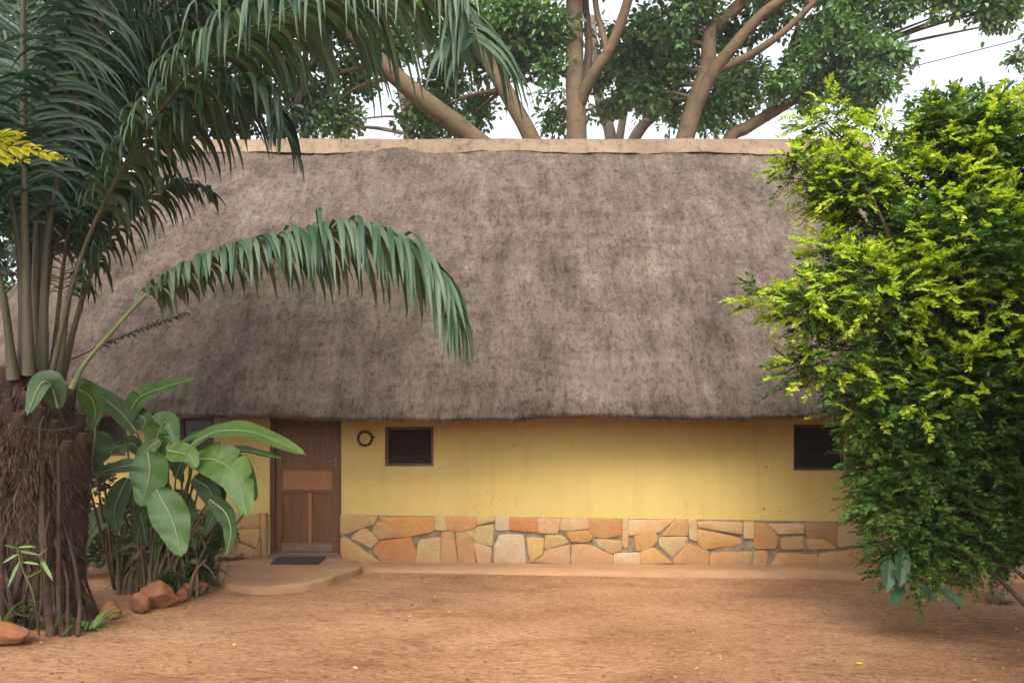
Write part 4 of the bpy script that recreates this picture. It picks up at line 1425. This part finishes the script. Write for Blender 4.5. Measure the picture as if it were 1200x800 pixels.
g = G(120, 668)
t_o = thing('shade_filler_shrub', 'added dark green shrub standing in for shade between palm trunk and broad leaved plant', 'shrub', g)  # dark leaves added where the wall behind is only shaded
mb = low_clump('foliage', '', '', [(95, 610, 9.2, .22), (120, 640, 9.1, .22), (140, 600, 9.3, .22), (165, 630, 9.2, .22), (190, 600, 9.3, .2), (110, 560, 9.4, .2), (80, 650, 9.0, .2), (150, 655, 9.0, .18), (60, 600, 9.3, .25)], 6500, .075, 0, 6)
mb.build('foliage', M_LOWPLANT, t_o)
mb = MB()
for k in range(30):
    f0 = g + Vector((rr.uniform(-.6, .7), rr.uniform(-.1, .3), -.02))
    mb.tube([f0, f0 + Vector((rr.uniform(-.1, .1), 0, .3)), f0 + Vector((rr.uniform(-.25, .25), 0, .75))], [.009, .008, .004], 5)
mb.build('stem', M_DRYSTEM, t_o)


# spiky tufts
def tuft(name, label, cat, px, py, n, L, w, spread, seed, mat=M_GRASSY, lean=0.0):
    r2 = random.Random(seed)
    g = G(px, py)
    VV, FF = [], []
    for k in range(n):
        a = r2.uniform(0, 2 * math.pi)
        d_ = Vector((math.cos(a) * spread + lean, math.sin(a) * spread - .1, r2.uniform(.5, 1))).normalized()
        l_ = L * r2.uniform(.6, 1.15)
        p_ = g + Vector((math.cos(a) * .025, math.sin(a) * .025, -.01))
        sv = d_.cross(UP).normalized()
        i0 = len(VV)
        for q in range(7):
            f_ = q / 6
            ww = w * (.6 + .8 * f_ if f_ < .4 else .92 * (1 - (f_ - .4) / .6) + .02)
            nn = sv.cross(d_)
            VV += [(p_ - sv * ww + nn * ww * .3)[:], p_[:], (p_ + sv * ww + nn * ww * .3)[:]]
            p_ = p_ + d_ * l_ / 6
            d_ = (d_ + Vector((0, 0, -.16 - .22 * f_))).normalized()
        for q in range(6):
            b = i0 + q * 3
            FF += [(b, b + 1, b + 4, b + 3), (b + 1, b + 2, b + 5, b + 4)]
    mb = MB()
    mb.add(VV, FF, 0, True)
    o = mb.build(name, mat)
    return tag(o, label, cat)


tuft('spiky_plant', 'spiky pale green rosette plant at the palm foot beside the edging stones', 'plant', 106, 737, 40, .32, .017, .8, 1)
tuft('grass_tuft', 'sparse tall grass blades at the front of the palm trunk foot', 'grass', 62, 742, 26, .30, .007, .35, 2)
tuft('grass_tuft', 'green strap leaved tuft at the left edge before the palm trunk', 'grass', -6, 742, 22, .62, .016, .5, 3, lean=.15)
# climbing sprig on the trunk
g = G(46, 744)
t_o = thing('trunk_sprig', 'small green sprig with narrow leaves growing up the shaggy palm trunk', 'plant', g)
mb = MB()
pts = smooth_path([g, P(40, 700, 6.35), P(26, 665, 6.3), P(20, 642, 6.3)], 12)
mb.tube(pts, .007, 5)
pts2 = smooth_path([pts[6], P(48, 668, 6.3), P(46, 650, 6.25)], 8)
mb.tube(pts2, .006, 5)
mb.build('stem', M_STEM, t_o)
mb = MB()
for (a, b, L, w) in (((20, 641), (42, 640), 1, .016), ((22, 645), (46, 650), 1, .015), ((26, 658), (46, 661), 1, .015), ((46, 652), (62, 680), 1, .018), ((20, 642), (4, 638), 1, .014), ((22, 648), (2, 660), 1, .014), ((40, 655), (56, 642), 1, .013), ((24, 655), (8, 690), 1, .016)):
    p0, p1 = P(*a, 6.3), P(*b, 6.2)
    add_leaves(mb, np.array([p0[:]]), np.array([(p1 - p0)[:]]), np.array([[.1, -.7, .7]]), np.array([(p1 - p0).length]), np.array([w * 1.9]), LEAF_BROAD)
mb.build('leaf', M_GRASSY, t_o)

# ------------------------------------------------------------------ big bush at right
bb = G(1262, 728)
bush = thing('leafy_bush', 'big yellow green feathery leaved bush in front of the right end of the house', 'bush', bb)
BL = [  # px, py, radius px, depth
    (1100, 400, 120, 7.3), (1065, 420, 90, 7.3), (1120, 625, 50, 7.0), (1180, 610, 60, 7.1), (1190, 640, 45, 7.0), (1130, 640, 36, 6.9), (980, 330, 55, 7.0), (940, 370, 40, 7.0), (980, 225, 50, 7.4), (1080, 640, 45, 6.9), (1120, 300, 100, 7.1), (1060, 480, 90, 7.3), (1160, 160, 60, 7.4), (1100, 140, 40, 7.5), (1170, 300, 110, 7.4), (1060, 330, 90, 7.2), (1000, 350, 75, 7.0), (930, 348, 40, 6.9), (885, 346, 22, 6.8),
    (960, 420, 55, 7.0), (925, 432, 28, 6.9), (1035, 470, 75, 7.0), (1030, 540, 58, 7.0), (1060, 560, 90, 7.1), (1140, 520, 110, 7.2), (1045, 630, 48, 7.0), (1110, 620, 60, 7.1), (1180, 580, 70, 7.2),
    (965, 215, 45, 7.5), (930, 195, 28, 7.5), (1010, 190, 58, 7.6), (1000, 260, 55, 7.5), (955, 145, 42, 7.8), (1075, 240, 75, 7.5), (1120, 190, 70, 7.6), (1080, 150, 40, 7.8), (1180, 200, 80, 7.6), (1140, 140, 45, 7.8),
    (1200, 420, 110, 7.5), (1250, 300, 130, 7.6), (1260, 480, 130, 7.4), (1250, 170, 90, 7.7), (960, 300, 34, 7.2), (1055, 675, 22, 6.9), (1022, 590, 36, 6.9), (1000, 480, 40, 7.0), (1100, 470, 90, 6.9), (1180, 400, 90, 6.9),
    (1320, 400, 160, 7.6), (1330, 230, 140, 7.8), (1340, 560, 120, 7.4),
    
]
C = np.array([[*P(a + .32 * r if a < 1120 else a, b, d), .80 * r / FPX * d] for a, b, r, d in BL]
             + [(4.5, 4.6, 2.0, .95), (5.1, 5.6, 1.8, 1.1), (4.4, 4.6, 3.0, .9)])  # these blobs are unseen foliage added to shade the lower right ground
# skeleton
mb = MB()
trunk_top = P(1270, 520, 7.5)
mb.tube(smooth_path([bb - UP * .1, P(1262, 650, 7.3), trunk_top, P(1240, 360, 7.6), P(1200, 250, 7.6)], 16), [.13 - .006 * i for i in range(16)], 10, 0, .15)
rr = random.Random(21)
tw_ends = []
for k, c in enumerate(C):
    cc = Vector(c[:3])
    s0 = trunk_top.lerp(P(1240, 360, 7.6), rr.random())
    if cc.z < trunk_top.z - .2:
        s0 = P(1262, 640, 7.3).lerp(trunk_top, rr.random())
    mid = s0.lerp(cc, .5) + Vector((rr.uniform(-.1, .1), rr.uniform(-.1, .1), .12))
    pts = smooth_path([s0, mid, cc], 12)
    mb.tube(pts, [.022 - .0016 * i for i in range(12)], 6)
    for q in range(5):
        e = cc + Vector((rr.uniform(-1, .6), rr.uniform(-.8, .8), rr.uniform(-.5, .9))).normalized() * c[3] * .85
        mb.tube(smooth_path([pts[8], cc.lerp(e, .4) + UP * .03, e], 7), [.006 - .0006 * i for i in range(7)], 5)
for path, r in (([(1205, 712), (1168, 676), (1136, 652), (1124, 640)], .022), ([(1045, 285), (1026, 240), (1004, 205), (980, 172)], .016), ([(1130, 660), (1150, 640), (1148, 610)], .010), ([(1262, 728), (1225, 700), (1190, 668), (1150, 655)], .03)):
    pts = smooth_path([P(a, b, 6.7 if b > 500 else 7.1) for a, b in path], 12)
    mb.tube(pts, [r * (1 - .06 * i) for i in range(12)], 7)
mb.build('trunk', M_BARK, bush)
r2 = np.random.default_rng(31)
# sprays: flat fans of leaflets, layered
vol = C[:, 3] ** 2
nsp = 21000
k = r2.choice(len(C), nsp, p=vol / vol.sum())
dirs = norm(r2.normal(0, 1, (nsp, 3)))
rad = (r2.random(nsp) ** .42)
pos = C[k, :3] + dirs * (C[k, 3] * rad)[:, None] * np.array([1.0, 1.0, .92])
# distance outside every other blob decides what gets the painted sunlit colour
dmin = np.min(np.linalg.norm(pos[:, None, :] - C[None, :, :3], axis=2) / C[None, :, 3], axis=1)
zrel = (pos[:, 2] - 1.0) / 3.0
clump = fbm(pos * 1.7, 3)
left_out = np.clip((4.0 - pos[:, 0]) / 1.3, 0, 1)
plit = np.clip((dmin - .55) * 2.2, 0, 1) * np.clip((pos[:, 2] - 1.35) / 1.5, 0.08, 1) * np.clip(.55 + 1.6 * clump + .6 * left_out + .35 * dirs[:, 2], 0, 1)
new = plit * 1.5 + .5 * (r2.random(nsp) - .5) > .42  # sprays that take the painted sunlit leaf colour
nl = 22
axis_d = norm(dirs * np.array([1, 1, .45]) + np.array([-.25, -.2, .05]) + r2.normal(0, .35, (nsp, 3)))
nrm_d = norm(np.array([0, -.15, 1.0]) + dirs * .35 + r2.normal(0, .28, (nsp, 3)))
side_d = norm(np.cross(axis_d, nrm_d))
Ls = r2.uniform(.13, .30, nsp)
tpar = (np.arange(nl) // 2 + .5) / (nl / 2)
sg = np.where(np.arange(nl) % 2, 1, -1)
lp = pos[:, None, :] + axis_d[:, None, :] * (tpar[None, :, None] * Ls[:, None, None]) - np.array([0, 0, 1]) * ((tpar ** 2)[None, :, None] * Ls[:, None, None] * .25)
lt = side_d[:, None, :] * sg[None, :, None] * (1 - .45 * tpar)[None, :, None] + axis_d[:, None, :] * (.45 + .6 * tpar)[None, :, None] + r2.normal(0, .22, (nsp, nl, 3))
ln = nrm_d[:, None, :] + r2.normal(0, .32, (nsp, nl, 3))
ll = (r2.uniform(.032, .068, (nsp, nl)) * (1.1 - .35 * np.abs(tpar - .4))[None, :])
mb = MB()
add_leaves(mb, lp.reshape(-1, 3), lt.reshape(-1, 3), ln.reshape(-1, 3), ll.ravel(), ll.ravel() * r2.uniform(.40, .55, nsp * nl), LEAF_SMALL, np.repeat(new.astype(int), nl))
mb.build('foliage', [M_BUSH, M_BUSHLIT], bush)
mb = MB()
for (cx, cy, cz, r) in ((2.3, 1.3, 5.0, 1.2), (3.5, 1.3, 5.0, 1.5), (4.7, 1.2, 5.0, 1.6), (2.5, .1, 5.4, 1.3), (3.9, -.4, 5.6, 1.7), (5.4, .2, 5.4, 1.5), (4.6, 3.5, 5.3, 1.4), (5.4, 4.6, 4.4, 1.3)):  # unseen leaf masses added overhead to darken the lower right ground
    n = 3200
    dd = norm(r2.normal(0, 1, (n, 3)))
    p_ = np.array([cx, cy, cz]) + dd * (r * r2.random((n, 1)) ** .5) * np.array([1, 1, .7])
    l_ = r2.uniform(.11, .2, n)
    add_leaves(mb, p_, dd + np.array([0, 0, -.3]) + r2.normal(0, .4, (n, 3)), np.array([0, 0, 1]) + r2.normal(0, .4, (n, 3)), l_, l_ * .5, LEAF_SMALL)
mb.build('added_shade_foliage', M_BUSH, bush)
mb = MB()
for q in ((2.3, 1.3, 5.0), (3.5, 1.3, 5.0), (4.7, 1.2, 5.0), (2.5, .1, 5.4), (3.9, -.4, 5.6), (5.4, .2, 5.4), (4.6, 3.5, 5.3)):  # limbs added to carry the unseen shading leaves
    mb.tube(smooth_path([trunk_top, Vector((5.2, 4.6, 3.6)), Vector(q)], 14), [.05 - .003 * i for i in range(14)], 7)
mb.build('added_shade_limb', M_BARK, bush)
# a few large broad leaves hanging below the bush
mb = MB()
for (a, b, w) in (((1060, 684), (1046, 706), .12), ((1078, 686), (1098, 704), .10), ((1098, 688), (1127, 708), .14), ((1042, 652), (1040, 690), .16), ((1058, 640), (1056, 684), .17), ((1090, 684), (1078, 700), .08)):
    p0, p1 = P(*a, 6.75), P(*b, 6.6)
    add_leaves(mb, np.array([p0[:]]), np.array([(p1 - p0)[:]]), np.array([[.1, -.7, .6]]), np.array([(p1 - p0).length * 1.1]), np.array([w * .9]), LEAF_BROAD)
mb.build('hanging_leaf', M_DARKLEAF, bush)


# ------------------------------------------------------------------ trees behind
def tree(name, label, base, limbs, lobes, bark, leafm, leafL, density, seed, trunk_sides=12, broad=True, group=None, limb_to_lobes=True):
    """limbs: list of ([(px,py,d)...], r0, r1); lobes: px, py, radius px, depth"""
    r2 = np.random.default_rng(seed)
    rr = random.Random(seed)
    t_o = thing(name, label, 'tree', base, group)
    mb = MB()
    nodes = []
    for path, r0, r1 in limbs:
        pts = smooth_path([p_ if isinstance(p_, Vector) else P(*p_) for p_ in path], 22)
        mb.tube(pts, [(r0 + (r1 - r0) * i / 21) * .63 for i in range(22)], trunk_sides, 0, .06)
        nodes += pts[6:]
    C = np.array([[*P(a, b, d), r / FPX * d] for a, b, r, d in lobes])
    if limb_to_lobes:
        for c in C:
            cc = Vector(c[:3])
            nd = min(nodes, key=lambda q: (q - cc).length + max(0, q.z - cc.z) * .8)
            if (nd - cc).length < .3:
                continue
            mid = nd.lerp(cc, .5) + Vector((rr.uniform(-.2, .2), rr.uniform(-.2, .2), .15))
            pts = smooth_path([nd, mid, cc], 9)
            mb.tube(pts, [.07 - .006 * i for i in range(9)], 6)
            for q in range(5):
                e = cc + Vector((rr.uniform(-1, 1), rr.uniform(-1, 1), rr.uniform(-.8, 1))).normalized() * c[3] * .9
                mb.tube([cc, cc.lerp(e, .5) + UP * .05, e], [.022, .015, .006], 5)
    mb.build('trunk', bark, t_o)
    # leaf clusters
    ncl = np.maximum(6, (density * (C[:, 3] ** 2) * 4).astype(int))
    k = np.repeat(np.arange(len(C)), ncl)
    n = len(k)
    dirs = norm(r2.normal(0, 1, (n, 3)))
    pos = C[k, :3] + dirs * (C[k, 3] * r2.random(n) ** .5)[:, None] * np.array([1, 1, .85])
    m = 12
    ca = norm(r2.normal(0, 1, (n, m, 3)) + np.array([0, 0, .2]))
    lp = pos[:, None, :] + ca * (leafL * r2.uniform(.1, 1.3, (n, m, 1)))
    lt = ca + np.array([0, 0, -.35]) + r2.normal(0, .3, (n, m, 3))
    ln = np.array([0, -.1, 1.0]) + r2.normal(0, .45, (n, m, 3))
    ll = (leafL * r2.uniform(.65, 1.2, (n, m))).ravel()
    mb = MB()
    add_leaves(mb, lp.reshape(-1, 3), lt.reshape(-1, 3), ln.reshape(-1, 3), ll, ll * r2.uniform(.5, .68, n * m), LEAF_BROAD if broad else LEAF_SMALL)
    mb.build('crown', leafm, t_o)
    return t_o


def gp(px, d):
    x = (px - 600) / FPX * d
    return Vector((x, d, -.2))


D = 22.0
tree('fig_tree', 'pale brown smooth barked tree with three leaning trunks behind the roof', gp(690, D),
     [([gp(690, D), (688, 430, D), (678, 300, D), (676, 165, D), (673, 60, D), (672, -60, D), (660, -160, D)], .62, .28),
      ([(686, 420, D), (650, 250, D - .3), (552, 160, D - .8), (490, 112, D - 1.2), (430, 58, D - 1.6), (370, -10, D - 2), (300, -60, D - 2)], .50, .26),
      ([(684, 400, D), (655, 240, D), (624, 165, D), (586, 95, D), (553, 38, D), (540, -20, D), (520, -120, D)], .42, .26),
      ([(677, 130, D), (692, 92, D - .4), (714, 58, D - .6), (730, 20, D - .8), (745, -30, D - 1), (780, -130, D - 1)], .26, .18),
      ([(712, 62, D - .5), (706, 38, D - .3), (698, 5, D), (694, -60, D)], .15, .12),
      ([(680, 110, D + .6), (690, 60, D + .6), (686, 0, D + .6), (684, -60, D + .8)], .2, .13)],
     [(385, 130, 36, D), (350, 110, 34, D), (420, 95, 26, D), (500, 135, 38, D + 2), (545, 145, 26, D + 2), (520, 95, 26, D + 2), (565, 128, 20, D + 2), (530, 55, 34, D + 1), (575, 35, 36, D), (610, 25, 40, D), (645, 35, 34, D),
      (650, 78, 20, D), (652, 140, 20, D + 1), (612, 78, 20, D + 1), (480, 30, 45, D), (440, 60, 30, D), (560, 70, 24, D + 2), (590, 60, 26, D + 2), (630, 60, 26, D + 2),
      (400, -60, 90, D), (500, -90, 110, D), (610, -100, 110, D), (700, -110, 100, D), (560, -190, 130, D), (690, -210, 130, D)],
     M_FIGBARK, M_FIGLEAF, .21, 27, 41)
D = 24.0
tree('fig_tree', 'brown tree with arching fork of limbs spreading right above the ridge', gp(742, D),
     [([gp(742, D), (750, 400, D), (775, 250, D), (802, 165, D), (818, 110, D), (830, 75, D), (832, 38, D), (856, 16, D), (890, -20, D), (930, -90, D)], .55, .24),
      ([(812, 134, D), (834, 88, D - .3), (860, 54, D - .6), (892, 18, D - .8), (925, -8, D - 1), (960, -50, D - 1)], .34, .18),
      ([(838, 84, D - .3), (880, 64, D - .6), (915, 40, D - .8), (945, 12, D - 1), (975, -20, D - 1)], .2, .12),
      ([(900, 134, D + 1), (912, 98, D + .8), (924, 62, D + .6), (940, 20, D), (955, -30, D)], .15, .12),
      ([gp(800, D + 1), (815, 300, D + 1), (850, 172, D + 1), (875, 150, D + 1), (905, 132, D + 1), (940, 110, D + 1), (985, 70, D + 1)], .42, .2)],
     [(735, 60, 34, D + 1), (770, 85, 40, D + 1), (775, 35, 40, D), (800, 60, 38, D + 1), (760, 115, 30, D + 1), (735, 110, 22, D + 2), (790, 125, 22, D + 2), (845, 118, 32, D + 1), (865, 105, 32, D + 1), (835, 140, 20, D + 1), (815, 10, 34, D),
      (860, 40, 30, D + 1), (880, 90, 26, D + 1), (905, 10, 34, D), (950, 50, 28, D), (975, 25, 34, D), (1005, 55, 34, D), (1015, 95, 28, D), (1035, 60, 22, D), (1040, 15, 24, D), (965, 85, 26, D + 1), (935, 70, 20, D), (915, 95, 24, D), (985, 100, 30, D + 1), (945, 115, 20, D + 1), (1010, 120, 24, D + 1), (1055, 70, 18, D), (1000, 5, 28, D), (1040, 105, 16, D),
      (700, 90, 18, D + 3), (715, 130, 18, D + 3),
      (820, -80, 90, D), (920, -90, 100, D), (1010, -70, 80, D), (870, -190, 130, D), (1000, -180, 110, D), (1090, -30, 36, D), (1110, 0, 20, D), (1150, 5, 26, D), (1178, 8, 28, D), (1160, 30, 10, D), (1095, 20, 8, D), (1070, 2, 16, D), (1180, -60, 70, D)],
     M_FIGBARK, M_FIGLEAF, .20, 29, 42)
D = 31.0
tree('grey_tree', 'slim grey trunked tree standing far behind the middle of the ridge', gp(722, D),
     [([gp(722, D), (722, 300, D), (716, 165, D), (704, 125, D), (698, 80, D), (694, 20, D)], .5, .2), ([(720, 200, D), (728, 150, D), (735, 110, D), (740, 60, D)], .3, .15), ([(715, 240, D), (745, 160, D), (770, 132, D), (795, 95, D)], .45, .2)],
     [(820, 130, 22, D), (850, 80, 26, D), (890, 120, 20, D), (780, 80, 30, D), (640, 110, 20, D), (720, 70, 26, D), (745, 90, 26, D), (700, 40, 26, D), (790, 140, 20, D), (760, 30, 26, D), (690, 130, 12, D)], M_GREYBARK, M_FARLEAF, .24, 6, 43)
D = 29.0
tree('grey_tree', 'grey straight trunked tree behind the ridge under the palm frond tips', gp(486, D),
     [([gp(486, D), (484, 300, D), (480, 165, D), (474, 120, D), (462, 60, D)], .42, .24), ([(480, 200, D), (500, 150, D), (515, 100, D)], .2, .1)],
     [(400, 150, 24, D), (370, 150, 24, D), (505, 150, 20, D), (540, 110, 24, D), (455, 60, 28, D), (420, 140, 14, D)], M_GREYBARK, M_FARLEAF, .24, 6, 44)
D = 17.0
tree('shade_tree', 'dense dark green tree filling the back left behind the palm fronds', gp(60, D),
     [([gp(60, D), (62, 400, D), (70, 200, D), (80, 60, D), (90, -60, D)], .35, .15), ([(64, 300, D), (20, 180, D), (-30, 80, D)], .2, .1), ([(68, 240, D), (130, 140, D), (190, 60, D)], .2, .1)],
     [(20, 110, 80, D), (100, 70, 80, D), (180, 80, 70, D + 1), (60, 190, 60, D), (0, 270, 60, D), (-40, 180, 80, D), (-60, 330, 70, D), (60, 10, 80, D), (160, 0, 80, D), (240, 20, 60, D + 1), (20, 350, 34, D), (-70, 60, 90, D), (130, 150, 45, D), (40, -90, 110, D), (180, -100, 100, D)],
     M_BARK, M_DARKLEAF, .2, 13, 45)
D = 21.0
tree('shade_tree', 'second dark green tree between the palm fronds and the left ridge end', gp(290, D),
     [([gp(290, D), (290, 400, D), (288, 200, D), (285, 60, D), (280, -60, D)], .35, .15), ([(289, 240, D), (340, 140, D), (370, 60, D)], .2, .1)],
     [(250, 110, 52, D), (310, 120, 50, D), (300, 40, 65, D), (370, 60, 45, D), (360, 0, 60, D), (230, 40, 60, D), (210, 140, 36, D), (330, -70, 90, D), (420, 10, 40, D), (270, 150, 34, D), (350, 145, 26, D)],
     M_BARK, M_DARKLEAF, .2, 11, 46)
D = 15.0
tree('pale_tree', 'pale hazy green tree rising behind the yellow green bush at right', gp(1180, D),
     [([gp(1180, D), (1178, 400, D), (1170, 220, D), (1150, 120, D)], .22, .08), ([(1176, 300, D), (1210, 180, D), (1240, 90, D)], .14, .06), ([(1172, 250, D), (1110, 170, D), (1085, 125, D)], .12, .05)],
     [(1085, 128, 26, D), (1115, 122, 30, D), (1150, 125, 38, D), (1190, 118, 34, D), (1225, 90, 40, D), (1180, 170, 50, D), (1110, 170, 40, D), (1250, 150, 60, D), (1188, 72, 10, D), (1196, 62, 9, D), (1075, 165, 24, D), (1230, 40, 24, D)],
     M_GREYBARK, M_FARLEAF, .11, 16, 47)
D = 15.5
tree('background_shrub', 'mid green shrub glimpsed low behind the palm at the left edge', gp(-10, D),
     [([gp(-10, D), (-10, 480, D), (-6, 400, D)], .08, .04)],
     [(-10, 400, 40, D), (15, 360, 24, D), (-40, 360, 50, D), (10, 440, 40, D), (-50, 450, 60, D)], M_BARK, M_FARLEAF, .12, 13, 48)

# cable crossing the gap of sky
mb = MB()
a, b = P(1900, -200, 20.0), P(1030, 88, 23.5)
mb.tube([a.lerp(b, i / 20) - UP * .5 * math.sin(math.pi * i / 20) for i in range(21)], .014, 6)
o = mb.build('cable', M_CABLE)
tag(o, 'thin dark cable crossing the open sky at top right', 'cable')

# ------------------------------------------------------------------ litter on the ground
mb = MB()
r2 = np.random.default_rng(77)
n = 2600
px = r2.uniform(-150, 1350, n); py = 672 + (r2.random(n) ** .8) * 150
pos, keep = [], []
for a, b in zip(px, py):
    d = 1.69 * FPX / (b - HOR)
    x = (a - 600) / FPX * d
    pos.append((x, d))
pos = np.array(pos)
z = gz_np(pos[:, 0], pos[:, 1])
ok = pos[:, 1] < 9.85
ok &= ~((pos[:, 0] < -1.7) & (pos[:, 1] > 8.5))
pos, z = pos[ok], z[ok]
n = len(pos)
ang = r2.normal(0, .5, n)
tan = np.stack([np.cos(ang), np.sin(ang), r2.normal(0, .12, n)], -1) * np.where(r2.random(n) < .5, -1, 1)[:, None]
nn = np.stack([r2.normal(0, .3, n), r2.normal(0, .3, n), np.ones(n)], -1)
twig = r2.random(n) < .72
ll = np.where(twig, r2.uniform(.02, .085, n), r2.uniform(.012, .038, n))
ww = np.where(twig, r2.uniform(.0025, .006, n), ll * r2.uniform(.4, .8, n))
add_leaves(mb, np.concatenate([pos, (z + .006)[:, None]], 1), tan, nn, ll, ww)
o = mb.build('leaf_litter', M_LITTER)
o['label'] = 'scattered dry twigs and leaf bits on the red earth'
o['category'] = 'litter'
o['kind'] = 'stuff'
# pebbles
mb = MB()
bm = bmesh.new(); bmesh.ops.create_icosphere(bm, subdivisions=1, radius=1.0)
iv = np.array([v_.co[:] for v_ in bm.verts]); jf = np.array([[v_.index for v_ in f_.verts] for f_ in bm.faces]); bm.free()
for k in range(420):
    a, b = r2.uniform(-150, 1350), 672 + r2.random() ** .8 * 150
    d = 1.69 * FPX / (b - HOR); x = (a - 600) / FPX * d
    if d > 9.9 or (x < -1.7 and d > 8.5):
        continue
    s = r2.uniform(.003, .011) if r2.random() < .95 else r2.uniform(.012, .022)
    mb.add(iv * (1 + .3 * r2.normal(0, .5, (len(iv), 1))) * np.array([s * 1.3, s, s * .6]) + np.array([x, d, gz(x, d) + s * .2]), jf, 0, True)
M_PEB = leaf_mat('pebble', [(0, (0.12, 0.06, 0.035)), (0.7, (0.30, 0.17, 0.10)), (0.98, (0.38, 0.25, 0.15)), (1, (0.5, 0.4, 0.3))], 0.0, 0.9, 0.1)
o = mb.build('pebbles', M_PEB)
o['label'] = 'tiny loose pebbles scattered over the red earth yard'
o['category'] = 'pebbles'
o['kind'] = 'stuff'
# yellow fallen leaf
g = G(1009, 779)
mb = MB()
add_leaves(mb, np.array([[g.x - .03, g.y, g.z + .012], [g.x - .03, g.y, g.z + .012]]), np.array([[1, .2, .12], [.7, .9, .1]]), np.array([[0, -.4, 1], [.3, -.2, 1]]), np.array([.055, .045]), np.array([.035, .028]), LEAF_BROAD)
o = mb.build('fallen_leaf', M_YELLEAF)
tag(o, 'curled yellow fallen leaf lying on the earth near the bottom right', 'leaf')


# ------------------------------------------------------------------ haze
hz = MB()
hz.box((-240, -240, -2.2), (240, 240, 30))
t = NT('haze_air')
t.n.remove(t.bsdf)
vol = t.node('ShaderNodeVolumePrincipled')
vol.inputs['Color'].default_value = (0.95, 0.97, 1.0, 1)
vol.inputs['Density'].default_value = 0.0006
t.l.new(vol.outputs[0], t.out.inputs['Volume'])
o = hz.build('haze', t.mat)
o['kind'] = 'stuff'
